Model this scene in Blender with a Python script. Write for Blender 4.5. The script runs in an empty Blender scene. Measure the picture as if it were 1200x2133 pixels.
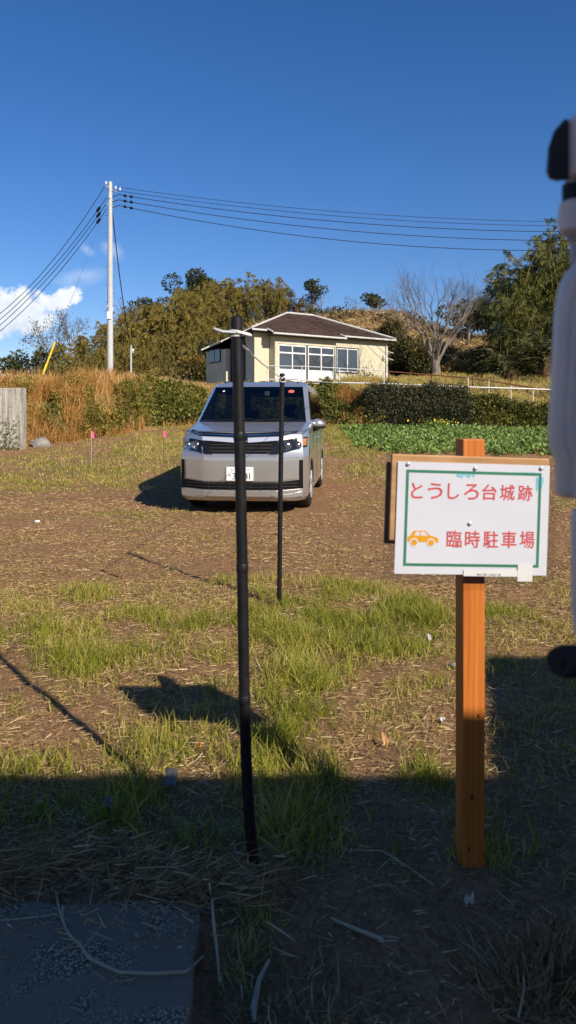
import bpy, bmesh, math, random
import numpy as np
from mathutils import Vector, Matrix

# ------------------------------------------------------------------ camera, sky, sun, exposure
scene = bpy.context.scene
COL = scene.collection
R = math.radians
FPX, CX, HY = 1500.0, 600.0, 867.0          # focal length in photo pixels, centre column, horizon row
CAMZ = 1.25
cam_d = bpy.data.cameras.new('camera')
cam = bpy.data.objects.new('camera', cam_d)
COL.objects.link(cam)
cam.location = (0, 0, CAMZ)
cam.rotation_euler = (R(90), 0, 0)
cam_d.sensor_fit = 'VERTICAL'
cam_d.sensor_height = 36.0
cam_d.lens = FPX / 2133.0 * 36.0
cam_d.shift_y = (HY - 1066.5) / 2133.0
cam_d.clip_start = 0.02
cam_d.clip_end = 6000
cam_d.dof.use_dof = True
cam_d.dof.focus_distance = 9.0
cam_d.dof.aperture_fstop = cam_d.lens / 4.2
scene.camera = cam

SUN_AZ, SUN_EL = 37.5, 33.0                 # degrees to the right of straight behind the camera
sv = Vector((math.sin(R(SUN_AZ)) * math.cos(R(SUN_EL)), -math.cos(R(SUN_AZ)) * math.cos(R(SUN_EL)), math.sin(R(SUN_EL))))
sun_d = bpy.data.lights.new('sun', 'SUN')
sun_d.energy = 5.0
sun_d.angle = R(0.55)
sun_d.color = (1.0, 0.90, 0.74)
sun = bpy.data.objects.new('sun', sun_d)
COL.objects.link(sun)
sun.rotation_euler = (-sv).to_track_quat('-Z', 'Y').to_euler()

world = bpy.data.worlds.new('World')
scene.world = world
world.use_nodes = True
wn, wl = world.node_tree.nodes, world.node_tree.links
wn.clear()
sky = wn.new('ShaderNodeTexSky')
sky.sky_type = 'NISHITA'
sky.sun_disc = False
sky.sun_elevation = R(SUN_EL)
sky.sun_rotation = math.atan2(sv.x, sv.y)
sky.altitude = 50
sky.air_density = 1.0
sky.dust_density = 0.25
sky.ozone_density = 3.0
hs = wn.new('ShaderNodeHueSaturation')
hs.inputs['Saturation'].default_value = 1.22
tint = wn.new('ShaderNodeMix'); tint.data_type = 'RGBA'; tint.blend_type = 'MULTIPLY'; tint.inputs[0].default_value = 1.0
tint.inputs[7].default_value = (0.87, 0.875, 1.03, 1)
wl.new(sky.outputs[0], tint.inputs[6]); wl.new(tint.outputs[2], hs.inputs['Color'])
bg = wn.new('ShaderNodeBackground')
bg.inputs[1].default_value = 0.082
wl.new(hs.outputs[0], bg.inputs[0])
cl = wn.new('ShaderNodeBackground')
cl.inputs[1].default_value = 1.0
mixs = wn.new('ShaderNodeMixShader')
wo = wn.new('ShaderNodeOutputWorld')
wl.new(bg.outputs[0], mixs.inputs[1]); wl.new(cl.outputs[0], mixs.inputs[2]); wl.new(mixs.outputs[0], wo.inputs[0])


def wmath(op, a, b=None, c=None, clamp=False):
    n = wn.new('ShaderNodeMath'); n.operation = op; n.use_clamp = clamp
    for i, v in enumerate((a, b, c)):
        if v is None: continue
        if isinstance(v, (int, float)): n.inputs[i].default_value = v
        else: wl.new(v, n.inputs[i])
    return n.outputs[0]


wtc = wn.new('ShaderNodeTexCoord')
wsep = wn.new('ShaderNodeSeparateXYZ'); wl.new(wtc.outputs['Generated'], wsep.inputs[0])
yy = wmath('MAXIMUM', wsep.outputs[1], 0.05)
ca = wmath('DIVIDE', wsep.outputs[0], yy)
cb = wmath('DIVIDE', wsep.outputs[2], yy)
wcomb = wn.new('ShaderNodeCombineXYZ'); wl.new(ca, wcomb.inputs[0]); wl.new(cb, wcomb.inputs[1])


def wnoise(scale, detail, rough, sx=1.0):
    mp = wn.new('ShaderNodeMapping'); mp.inputs['Scale'].default_value = (sx, 1, 1); wl.new(wcomb.outputs[0], mp.inputs[0])
    n = wn.new('ShaderNodeTexNoise'); n.inputs['Scale'].default_value = scale; n.inputs['Detail'].default_value = detail
    n.inputs['Roughness'].default_value = rough; wl.new(mp.outputs[0], n.inputs['Vector'])
    return n.outputs[0]


def puff(a0, b0, ra, rb, slope):
    u = wmath('DIVIDE', wmath('SUBTRACT', ca, a0), ra)
    t = wmath('SUBTRACT', wmath('SUBTRACT', cb, b0), wmath('MULTIPLY', wmath('SUBTRACT', ca, a0), slope))
    v = wmath('DIVIDE', t, rb)
    return wmath('SUBTRACT', 1.0, wmath('ADD', wmath('MULTIPLY', u, u), wmath('MULTIPLY', v, v)))


n1 = wnoise(36, 8, 0.66)
nz = wmath('MULTIPLY', wmath('SUBTRACT', n1, 0.5), 2.9)
p1 = wmath('MAXIMUM', puff(-0.392, 0.142, 0.085, 0.035, 0.05), puff(-0.315, 0.162, 0.034, 0.018, 0.35))
p1 = wmath('MAXIMUM', p1, puff(-0.48, 0.135, 0.08, 0.03, 0.0))
m1 = wmath('MULTIPLY', wmath('ADD', p1, nz), 2.2, clamp=True)
m1 = wmath('MULTIPLY', m1, wmath('MULTIPLY', wmath('ADD', p1, 0.9), 1.3, clamp=True))
n2 = wnoise(30, 5, 0.6, 0.5)
wisp = wmath('MAXIMUM', puff(-0.285, 0.192, 0.05, 0.018, 0.1), wmath('MAXIMUM', puff(-0.28, 0.232, 0.014, 0.010, -0.5), puff(-0.243, 0.231, 0.022, 0.016, -0.4)))
m2 = wmath('MULTIPLY', wmath('MULTIPLY', wmath('ADD', wisp, wmath('MULTIPLY', wmath('SUBTRACT', n2, 0.52), 3.5)), 0.8, clamp=True), wmath('MULTIPLY', wmath('ADD', wisp, 0.2), 0.28, clamp=True))
wl.new(wmath('MULTIPLY', wmath('MAXIMUM', m1, m2), wmath('GREATER_THAN', wsep.outputs[1], 0.06)), mixs.inputs[0])
cr = wn.new('ShaderNodeValToRGB')
cr.color_ramp.elements[0].position = 0.30; cr.color_ramp.elements[0].color = (0.50, 0.56, 0.66, 1)
cr.color_ramp.elements[1].position = 0.62; cr.color_ramp.elements[1].color = (0.74, 0.76, 0.80, 1)
wl.new(wmath('ADD', wmath('MULTIPLY', n1, 0.7), wmath('MULTIPLY', wmath('SUBTRACT', cb, 0.11), 3.0)), cr.inputs[0])
wl.new(cr.outputs[0], cl.inputs[0])

vs = scene.view_settings
vs.view_transform = 'Standard'; vs.look = 'None'; vs.exposure = 0.5; vs.gamma = 1.0; vs.use_curve_mapping = False
scene.cycles.use_denoising = True
scene.cycles.max_bounces = 6
scene.cycles.diffuse_bounces = 3
scene.cycles.glossy_bounces = 3
scene.cycles.transmission_bounces = 4
scene.cycles.transparent_max_bounces = 12
scene.cycles.caustics_reflective = False
scene.cycles.caustics_refractive = False

# ------------------------------------------------------------------ helpers
rng = np.random.default_rng(11)
random.seed(5)


def P(px, py, d):
    """photo pixel at forward distance d -> world point"""
    return Vector(((px - CX) / FPX * d, d, CAMZ + (HY - py) / FPX * d))


def G0(px, py):
    """pixel on the level near ground -> x, y"""
    d = CAMZ * FPX / (py - HY)
    return (px - CX) / FPX * d, d


_perm = rng.integers(0, 1 << 30, 4096)


def vnoise(x, y, seed=0):
    x = np.asarray(x, float); y = np.asarray(y, float)
    xi = np.floor(x).astype(np.int64); yi = np.floor(y).astype(np.int64)
    fx = x - xi; fy = y - yi
    fx = fx * fx * (3 - 2 * fx); fy = fy * fy * (3 - 2 * fy)
    def h(a, b):
        return (_perm[(a * 73 + b * 1031 + seed * 197 + (a * b) % 577) % 4096] % 10007) / 10007.0
    return (h(xi, yi) * (1 - fx) + h(xi + 1, yi) * fx) * (1 - fy) + (h(xi, yi + 1) * (1 - fx) + h(xi + 1, yi + 1) * fx) * fy


def fbm(x, y, s, o=4, seed=0):
    t = 0; a = 0.5; n = 0
    for k in range(o):
        t = t + a * vnoise(x * s + 17.3 * k, y * s + 5.1 * k, seed + k); n += a; s *= 2.03; a *= 0.5
    return t / n


def sstep(t):
    t = np.clip(t, 0, 1); return t * t * (3 - 2 * t)


def ytoe(x):
    return np.interp(x, [-30, -10, -8, -6.5, -5.2, -4.4, -3, 1.7, 3, 9, 30], [17, 17.8, 18.8, 19.6, 22.2, 24.2, 25.3, 25.5, 24.3, 23.6, 22])


def zterr(x):
    return np.interp(x, [-40, -12, -10, -6, -3, 2, 5.4, 6.4, 30], [1.2, 1.5, 1.75, 2.0, 2.05, 2.0, 1.9, 1.3, 1.2])


def crest(x):
    return np.interp(x, [-60, -36, -26, -21, -14, -5, 0, 5, 10, 13, 17, 30, 80], [2.0, 2.5, 4.2, 5.6, 7.4, 9.4, 10.3, 11.0, 10.8, 9.4, 8.6, 8.6, 5])


def gz(x, y, fine=True):
    x = np.asarray(x, float); y = np.asarray(y, float)
    toe = ytoe(x) + (fbm(x, y * 0 + 3, 0.7, 3, 9) - 0.5) * 0.9
    ft = 0.08 * np.clip(np.minimum(y, toe) - 13, 0, None)
    bwid = np.where(x < 2.6, 2.3, 1.25)
    toe = toe - np.where(x < 2.6, .35, 0)
    t = sstep((y - toe) / bwid)
    zt = zterr(x)
    back = np.interp(x, [-40, -16, -9, 0, 30], [1.6, 2.2, 2.75, 2.95, 2.95])
    z = ft + (zt - ft) * t
    z = z + (back - zt) * sstep((y - toe - bwid) / 9.0) * (y > toe)
    hill = np.clip(crest(x * 65.0 / np.clip(y, 40, 200)) - back, 0, None)
    z = z + hill * np.interp(y, [40, 46, 55, 62, 68, 75, 140, 400], [0, 0.13, 0.55, 0.88, 1.0, 1.0, 0.5, 0]) * (y > 40)
    rough = np.where(y > toe - 0.5, np.clip((y - toe + 0.5), 0, 1), 0)
    z = z + (fbm(x, y, 0.9, 3, 3) - 0.5) * 0.8 * rough * (y < 60) + (fbm(x, y, 0.25, 3, 5) - 0.5) * 1.2 * (y > 50)
    z = z + (fbm(x, y, 0.35, 3, 4) - 0.5) * 0.10 * np.clip((y - 2) / 6, 0, 1) * (y < 40) * np.where(np.abs(x + 0.3) < 2.2, 0.3, 1)
    if fine:
        z = z + (fbm(x, y, 5, 4, 1) - 0.5) * 0.045 * (y < 20)
        z = z + 0.032 * np.exp(-(((x - 0.50) / .13) ** 2 + ((y - 2.0) / .12) ** 2))
        # soil falls away beside the concrete apron
        z = z - 0.05 * np.exp(-((x - 0.0) / 0.22) ** 2) * np.clip((1.95 - y) / 0.3, 0, 1)
        z = z - 0.03 * ((x < -0.15) & (y < 1.75))
    return z


def gz1(x, y):
    return float(gz(np.array([x]), np.array([y]))[0])


def ground_hit(px, py):
    """photo pixel -> point on the built terrain"""
    d = np.linspace(1.2, 75, 7000)
    x = (px - CX) / FPX * d; zr = CAMZ + (HY - py) / FPX * d
    g = gz(x, d)
    i = int(np.argmax(zr <= g))
    return Vector((float(x[i]), float(d[i]), float(g[i])))


def tag(o, label=None, cat=None, group=None, kind=None):
    if label: o['label'] = label
    if cat: o['category'] = cat
    if group: o['group'] = group
    if kind: o['kind'] = kind
    return o


def thing(name, label, cat, loc=(0, 0, 0), rotz=0.0, group=None):
    o = bpy.data.objects.new(name, None)
    COL.objects.link(o)
    o.empty_display_size = 0.1
    o.location = loc; o.rotation_euler = (0, 0, rotz)
    return tag(o, label, cat, group)


def obj(name, me, parent=None):
    o = bpy.data.objects.new(name, me); COL.objects.link(o)
    if parent is not None: o.parent = parent
    return o


def np_mesh(name, V, faces, mat, v=None, smooth=False, extra=None):
    """V (n,3); faces: list of int arrays (m,k)"""
    me = bpy.data.meshes.new(name)
    V = np.ascontiguousarray(V, np.float32)
    me.vertices.add(len(V)); me.vertices.foreach_set('co', V.ravel())
    li = np.concatenate([f.ravel() for f in faces]).astype(np.int32)
    tot = np.concatenate([np.full(len(f), f.shape[1], np.int32) for f in faces])
    st = np.concatenate([[0], np.cumsum(tot)[:-1]]).astype(np.int32)
    me.loops.add(len(li)); me.loops.foreach_set('vertex_index', li)
    me.polygons.add(len(tot)); me.polygons.foreach_set('loop_start', st)
    me.update(calc_edges=True)
    me.polygons.foreach_set('use_smooth', np.full(len(tot), smooth, bool))
    if v is not None:
        a = me.attributes.new('v', 'FLOAT', 'POINT'); a.data.foreach_set('value', np.ascontiguousarray(v, np.float32))
    for k, val in (extra or {}).items():
        a = me.attributes.new(k, 'FLOAT', 'POINT'); a.data.foreach_set('value', np.ascontiguousarray(val, np.float32))
    if mat: me.materials.append(mat)
    return me


class MB:
    def __init__(s): s.v = []; s.f = []
    def add(s, vs, fs):
        n = len(s.v); s.v += [tuple(p) for p in vs]; s.f += [tuple(i + n for i in f) for f in fs]; return s
    def box(s, x0, x1, y0, y1, z0, z1):
        v = [(x, y, z) for z in (z0, z1) for y in (y0, y1) for x in (x0, x1)]
        return s.add(v, [(0, 2, 3, 1), (4, 5, 7, 6), (0, 1, 5, 4), (2, 6, 7, 3), (0, 4, 6, 2), (1, 3, 7, 5)])
    def hexa(s, v):   # 8 points in box order
        return s.add(v, [(0, 2, 3, 1), (4, 5, 7, 6), (0, 1, 5, 4), (2, 6, 7, 3), (0, 4, 6, 2), (1, 3, 7, 5)])
    def tube(s, pts, rad, n=8, cap=True):
        pts = [Vector(p) for p in pts]
        if not hasattr(rad, '__len__'): rad = [rad] * len(pts)
        prev = None; base = len(s.v)
        for i, p in enumerate(pts):
            t = (pts[min(i + 1, len(pts) - 1)] - pts[max(i - 1, 0)])
            t = t.normalized() if t.length > 1e-9 else Vector((0, 0, 1))
            a = prev - t * prev.dot(t) if prev is not None else t.orthogonal()
            if a.length < 1e-6: a = t.orthogonal()
            a.normalize(); prev = a; b = t.cross(a)
            for k in range(n):
                th = 2 * math.pi * k / n
                s.v.append(tuple(p + (a * math.cos(th) + b * math.sin(th)) * rad[i]))
        for i in range(len(pts) - 1):
            for k in range(n):
                q = base + i * n
                s.f.append((q + k, q + (k + 1) % n, q + n + (k + 1) % n, q + n + k))
        if cap:
            s.f.append(tuple(base + k for k in reversed(range(n))))
            s.f.append(tuple(base + (len(pts) - 1) * n + k for k in range(n)))
        return s
    def lathe(s, prof, n=16, axis='z', c=(0, 0, 0)):
        base = len(s.v)
        for (r, h) in prof:
            for k in range(n):
                th = 2 * math.pi * k / n; a, b = r * math.cos(th), r * math.sin(th)
                p = (a, b, h) if axis == 'z' else ((h, a, b) if axis == 'x' else (b, h, a))
                s.v.append((p[0] + c[0], p[1] + c[1], p[2] + c[2]))
        for i in range(len(prof) - 1):
            for k in range(n):
                q = base + i * n
                s.f.append((q + k, q + (k + 1) % n, q + n + (k + 1) % n, q + n + k))
        s.f.append(tuple(base + k for k in reversed(range(n))))
        s.f.append(tuple(base + (len(prof) - 1) * n + k for k in range(n)))
        return s
    def mesh(s, name, mat, smooth=False, angle=35):
        me = bpy.data.meshes.new(name)
        me.from_pydata(s.v, [], s.f); me.validate(); me.update()
        bm = bmesh.new(); bm.from_mesh(me); bmesh.ops.recalc_face_normals(bm, faces=bm.faces); bm.to_mesh(me); bm.free()
        if mat: me.materials.append(mat)
        if smooth:
            me.polygons.foreach_set('use_smooth', [True] * len(me.polygons))
            me.set_sharp_from_angle(angle=R(angle))
        return me
    def build(s, name, mat, parent=None, smooth=False, angle=35, bevel=0.0):
        o = obj(name, s.mesh(name, mat, smooth, angle), parent)
        if bevel:
            m = o.modifiers.new('bevel', 'BEVEL'); m.width = bevel; m.segments = 2; m.limit_method = 'ANGLE'; m.angle_limit = R(40)
        return o


def copy_tree(o, parent=None):
    c = o.copy(); COL.objects.link(c)
    if parent is not None: c.parent = parent
    for ch in list(o.children): copy_tree(ch, c)
    return c


# ------------------------------------------------------------------ materials
class NT:
    def __init__(s, name):
        s.m = bpy.data.materials.new(name); s.m.use_nodes = True
        s.t = s.m.node_tree; s.n = s.t.nodes; s.l = s.t.links
        s.b = s.n['Principled BSDF']; s.out = s.n['Material Output']
    def new(s, typ, **kw):
        n = s.n.new(typ)
        for k, v in kw.items():
            if hasattr(n, k): setattr(n, k, v)
            else: n.inputs[k.replace('_', ' ')].default_value = v
        return n
    def coord(s, kind='Object', scale=(1, 1, 1)):
        tc = s.new('ShaderNodeTexCoord'); mp = s.new('ShaderNodeMapping'); mp.inputs['Scale'].default_value = scale
        s.l.new(tc.outputs[kind], mp.inputs[0]); return mp.outputs[0]
    def noise(s, scale, detail=4, rough=0.6, vec=None, dist=0.0):
        n = s.new('ShaderNodeTexNoise'); n.inputs['Scale'].default_value = scale; n.inputs['Detail'].default_value = detail
        n.inputs['Roughness'].default_value = rough; n.inputs['Distortion'].default_value = dist
        if vec is not None: s.l.new(vec, n.inputs['Vector'])
        return n.outputs[0]
    def ramp(s, fac, stops):
        r = s.new('ShaderNodeValToRGB'); e = r.color_ramp.elements
        while len(e) < len(stops): e.new(0.5)
        for q, (p, c) in zip(e, stops): q.position = p; q.color = tuple(c) + (1,)
        s.l.new(fac, r.inputs[0]); return r.outputs[0]
    def mix(s, fac, a, b, mode='MIX'):
        n = s.new('ShaderNodeMix'); n.data_type = 'RGBA'; n.blend_type = mode
        for sock, v in ((n.inputs[0], fac), (n.inputs[6], a), (n.inputs[7], b)):
            if isinstance(v, (int, float)): sock.default_value = v
            elif isinstance(v, tuple): sock.default_value = v + ((1,) if len(v) == 3 else ())
            else: s.l.new(v, sock)
        return n.outputs[2]
    def math(s, op, a, b=None):
        n = s.new('ShaderNodeMath'); n.operation = op
        for i, v in enumerate((a, b)):
            if v is None: continue
            if isinstance(v, (int, float)): n.inputs[i].default_value = v
            else: s.l.new(v, n.inputs[i])
        return n.outputs[0]
    def bump(s, h, strength=0.3, dist=0.01):
        b = s.new('ShaderNodeBump'); b.inputs['Strength'].default_value = strength; b.inputs['Distance'].default_value = dist
        s.l.new(h, b.inputs['Height']); s.l.new(b.outputs[0], s.b.inputs['Normal'])
    def color(s, c):
        if isinstance(c, tuple): s.b.inputs['Base Color'].default_value = c + (1,)
        else: s.l.new(c, s.b.inputs['Base Color'])
    def set(s, rough=0.6, metal=0.0, spec=0.5, **kw):
        s.b.inputs['Roughness'].default_value = rough; s.b.inputs['Metallic'].default_value = metal
        s.b.inputs['Specular IOR Level'].default_value = spec
        for k, v in kw.items(): s.b.inputs[k.replace('_', ' ')].default_value = v
        return s.m


def plain(name, col, rough=0.6, metal=0.0, spec=0.4, var=0.15, scale=8.0, bump=0.0, **kw):
    t = NT(name)
    n = t.noise(scale, 5, 0.6, t.coord('Object'))
    c = t.ramp(n, [(0.3, tuple(x * (1 - var) for x in col)), (0.7, tuple(min(1, x * (1 + var)) for x in col))])
    t.color(c)
    if bump: t.bump(n, bump, 0.01)
    return t.set(rough, metal, spec, **kw)


def leafmat(name, stops, trans=0.3, rough=0.55, spec=0.25):
    t = NT(name)
    a = t.new('ShaderNodeAttribute'); a.attribute_name = 'v'
    c = t.ramp(a.outputs['Fac'], stops)
    t.color(c); t.set(rough, 0, spec)
    tr = t.new('ShaderNodeBsdfTranslucent'); t.l.new(c, tr.inputs[0])
    mx = t.new('ShaderNodeMixShader'); mx.inputs[0].default_value = trans
    t.l.new(t.b.outputs[0], mx.inputs[1]); t.l.new(tr.outputs[0], mx.inputs[2]); t.l.new(mx.outputs[0], t.out.inputs[0])
    return t.m


def woodmat(name, c0, c1, sx=40, sz=2.0, rough=0.55):
    t = NT(name)
    v = t.coord('Object', (sx, sx, sz))
    n = t.noise(1.0, 6, 0.6, v, 1.2)
    w = t.new('ShaderNodeTexWave'); w.inputs['Scale'].default_value = 0.6; w.inputs['Distortion'].default_value = 5; w.inputs['Detail'].default_value = 3
    t.l.new(v, w.inputs[0])
    f = t.math('ADD', t.math('MULTIPLY', n, 0.88), t.math('MULTIPLY', w.outputs[1], 0.12))
    t.color(t.ramp(f, [(0.28, c0), (0.72, c1)]))
    t.bump(f, 0.12, 0.002)
    return t.set(rough, 0, 0.3)


M = {}
M['black'] = plain('black_plastic', (0.008, 0.008, 0.009), 0.5, 0, 0.28, 0.5, 30)
M['void'] = plain('matt_black', (0.006, 0.006, 0.006), 0.7, 0, 0.12, 0.3, 20)
M['dark'] = plain('dark_trim', (0.02, 0.02, 0.022), 0.5, 0, 0.4, 0.2, 20)
M['rubber'] = plain('rubber', (0.022, 0.021, 0.020), 0.85, 0, 0.2, 0.3, 14, 0.2)
M['steel'] = plain('galvanised_steel', (0.50, 0.52, 0.54), 0.45, 0.5, 0.5, 0.12, 3)
M['white'] = plain('white_paint', (0.78, 0.78, 0.76), 0.5, 0, 0.4, 0.05, 5)
M['whitemetal'] = plain('white_aluminium', (0.74, 0.75, 0.76), 0.4, 0.1, 0.4, 0.05, 5)
M['wire'] = plain('black_wire', (0.012, 0.012, 0.014), 0.6)
M['tie'] = plain('pale_wire', (0.62, 0.62, 0.60), 0.45, 0.2, 0.5, 0.1, 60)
M['rust'] = plain('rusty_pipe', (0.16, 0.06, 0.03), 0.8, 0.1, 0.3, 0.4, 6)
M['yellow'] = plain('yellow_plastic', (0.75, 0.50, 0.03), 0.5, 0, 0.4, 0.1, 4)
M['pink'] = plain('pink_tape', (0.90, 0.12, 0.25), 0.6, 0, 0.3, 0.15, 30)
M['chrome'] = plain('chrome', (0.75, 0.76, 0.78), 0.12, 1.0, 0.5, 0.02, 5)
M['concrete'] = None

# ------------------------------------------------------------------ ground
# green cover seen in the photograph, as ellipses on the ground: photo pixel centre, radii, amount
BLOBS = [(90, 1330, 150, 45, .9), (150, 1385, 110, 40, .7), (350, 1295, 160, 26, .8), (560, 1290, 110, 50, .8), (700, 1350, 170, 90, .9), (860, 1310, 90, 60, 1.0),
         (620, 1450, 110, 90, .8), (830, 1480, 130, 90, .75), (380, 1470, 150, 70, .8), (330, 1560, 200, 60, 1.0), (100, 1600, 160, 50, .7), (560, 1590, 100, 80, .9),
         (650, 1660, 90, 80, 1.0), (250, 1690, 240, 80, .75), (430, 1760, 140, 60, .7), (600, 1760, 120, 90, .9), (520, 1930, 80, 160, .9), (780, 1700, 90, 40, .4),
         (900, 1620, 120, 40, .7), (1100, 1480, 90, 70, .35), (1060, 1780, 120, 110, .5), (840, 1780, 80, 60, .5), (80, 1700, 120, 60, .6), (730, 1230, 120, 25, .6),
         (470, 1215, 120, 18, .5), (180, 1240, 60, 14, .7), (60, 1270, 60, 18, .6), (1050, 1290, 120, 40, .35), (1000, 1220, 150, 20, .3), (860, 1900, 40, 40, .4), (985, 1805, 70, 22, 1.0), (430, 1905, 50, 30, .8)]
FAR_BLOBS = [(180, 985, 200, 30, .8), (330, 940, 120, 30, .9), (60, 1015, 120, 25, .5), (735, 920, 55, 40, 1.0), (770, 985, 60, 25, .7), (300, 1075, 200, 14, .35), (450, 1110, 200, 10, .3),
             (760, 1050, 80, 14, .3), (1170, 1045, 60, 16, .6), (60, 960, 90, 20, .6), (880, 975, 90, 14, .6)]
_bl = []
for (cx, cy, rx, ry, a) in BLOBS + FAR_BLOBS:
    x0, y0 = G0(cx, cy)
    if cy < 1000:
        h = ground_hit(cx, cy); x0, y0 = h.x, h.y; ya = ground_hit(cx, cy - ry).y; yb = ground_hit(cx, cy + ry).y
    else:
        ya = G0(cx, max(cy - ry, 960))[1]; yb = G0(cx, cy + ry)[1]
    _bl.append((x0, (ya + yb) / 2, rx / FPX * y0, (ya - yb) / 2, a))


def green(x, y):
    g = np.zeros_like(x)
    for (x0, y0, rx, ry, a) in _bl:
        g = np.maximum(g, a * np.exp(-(((x - x0) / rx) ** 2 + ((y - y0) / ry) ** 2) * 0.9))
    n = fbm(x, y, 2.2, 4, 21)
    far = np.clip((y - 13) / 8, 0, 1) * np.clip((fbm(x, y, 0.8, 3, 33) - 0.38) * 2.2, 0, 0.65)
    g = np.maximum(g, 0.2 * np.clip((y - 2.2) / .4, 0, 1) * np.clip((5.3 - y) / .8, 0, 1))
    return np.clip(g * (0.45 + 1.5 * n) + far + (n - 0.56) * 0.8, 0, 1)


def axis(spec):
    out = []
    for a, b, st in spec: out.append(np.arange(a, b - 1e-6, st))
    return np.concatenate(out + [[spec[-1][1]]])


xs = axis([(-3000, -300, 540), (-300, -40, 26), (-40, -12, 1.0), (-12, -3, 0.18), (-3, 3, 0.033), (3, 12, 0.18), (12, 40, 1.0), (40, 300, 26), (300, 3000, 540)])
ys = axis([(-300, -20, 40), (-20, 0, 2), (0, 1.2, 0.2), (1.2, 5.6, 0.033), (5.6, 14, 0.10), (14, 30, 0.16), (30, 80, 0.8), (80, 400, 16), (400, 4000, 450)])
GX, GY = np.meshgrid(xs, ys)
GZ = gz(GX.ravel(), GY.ravel())
V = np.stack([GX.ravel(), GY.ravel(), GZ], 1)
nx, ny = len(xs), len(ys)
ii = (np.arange(ny - 1)[:, None] * nx + np.arange(nx - 1)[None, :]).ravel()
F = np.stack([ii, ii + 1, ii + nx + 1, ii + nx], 1)
gr_attr = green(GX.ravel(), GY.ravel())
hill_attr = np.clip((GY.ravel() - ytoe(GX.ravel()) + 0.3) / 1.0, 0, 1)

t = NT('ground')
ao = t.coord('Object')
na = t.noise(1.3, 6, 0.65, ao); nb = t.noise(14, 6, 0.7, ao); nc = t.noise(70, 4, 0.75, ao)
soil = t.ramp(nb, [(0.30, (0.10, 0.048, 0.022)), (0.50, (0.23, 0.120, 0.060)), (0.72, (0.37, 0.21, 0.108))])
straw = t.ramp(nc, [(0.35, (0.12, 0.060, 0.028)), (0.6, (0.42, 0.25, 0.125))])
c = t.mix(t.math('MULTIPLY', na, 0.9), soil, straw)
ag = t.new('ShaderNodeAttribute'); ag.attribute_name = 'green'
ah = t.new('ShaderNodeAttribute'); ah.attribute_name = 'hill'
gcol = t.ramp(nc, [(0.3, (0.045, 0.06, 0.015)), (0.7, (0.16, 0.165, 0.05))])
c = t.mix(t.math('MULTIPLY', ag.outputs['Fac'], 0.6), c, gcol)
hcol = t.ramp(t.noise(2.5, 6, 0.7, ao), [(0.3, (0.07, 0.06, 0.02)), (0.5, (0.17, 0.13, 0.045)), (0.7, (0.30, 0.21, 0.09))])
c = t.mix(ah.outputs['Fac'], c, hcol)
t.color(c)
t.bump(t.math('ADD', t.math('MULTIPLY', nb, 0.6), t.math('MULTIPLY', nc, 0.5)), 0.9, 0.03)
M['ground'] = t.set(0.95, 0, 0.15)
g = obj('ground', np_mesh('ground', V, [F], M['ground'], smooth=True, extra={'green': gr_attr, 'hill': hill_attr}))
tag(g, kind='structure')

# concrete apron, bottom left
t = NT('apron_concrete')
v_ = t.coord('Object')
vo = t.new('ShaderNodeTexVoronoi'); vo.inputs['Scale'].default_value = 130; t.l.new(v_, vo.inputs[0])
nn = t.noise(5, 6, 0.7, v_)
c = t.mix(t.ramp(nn, [(.42, (0, 0, 0)), (.52, (1, 1, 1))]), t.ramp(vo.outputs['Distance'], [(0.0, (0.74, 0.56, 0.38)), (0.35, (0.34, 0.25, 0.165)), (0.6, (0.10, 0.074, 0.05))]), (0.22, 0.155, 0.105))
t.color(c); t.bump(vo.outputs['Distance'], 0.5, 0.004)
M['apron'] = t.set(0.9, 0, 0.2)
mb = MB()
_e = np.linspace(-2.4, -.26, 40); prof = [(float(x), float(1.84 + .03 * (vnoise(np.array([x * 9]), np.array([2.2]), 3)[0] - .5) + .012 * (vnoise(np.array([x * 31]), np.array([7.2]), 5)[0] - .5))) for x in _e] + [(-0.222, 1.832)]
prof += [(float(-.212 + .02 * (vnoise(np.array([y * 12]), np.array([1.2]), 8)[0] - .5)), float(y)) for y in np.linspace(1.74, .6, 30)]
n = len(prof)
mb.add([(x, y, 0.012) for x, y in prof] + [(-2.4, 0.6, 0.012)] + [(x, y, -0.3) for x, y in prof] + [(-2.4, 0.6, -0.3)],
       [tuple(range(n + 1))] + [(i, (i + 1) % (n + 1), (i + 1) % (n + 1) + n + 1, i + n + 1) for i in range(n + 1)])
o = mb.build('pavement', M['apron'], bevel=0.012); tag(o, kind='structure')


# ------------------------------------------------------------------ vegetation primitives
def unit(a): return a / np.maximum(np.linalg.norm(a, axis=-1, keepdims=True), 1e-9)


def leaves(Pn, D, L, W, vv, curl=0.15):
    """diamond leaves -> V, F, v"""
    n = len(Pn); D = unit(D)
    S = unit(np.cross(D, rng.normal(size=(n, 3))))
    N = np.cross(S, D)
    L = np.asarray(L)[:, None]; W = np.asarray(W)[:, None]
    a = Pn; b = Pn + D * L * .45 + S * W * .5; c_ = Pn + D * L - N * L * curl; d = Pn + D * L * .45 - S * W * .5
    Vv = np.stack([a, b, c_, d], 1).reshape(-1, 3)
    Ff = np.arange(4 * n).reshape(-1, 4)
    return Vv, Ff, np.repeat(vv, 4)


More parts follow.
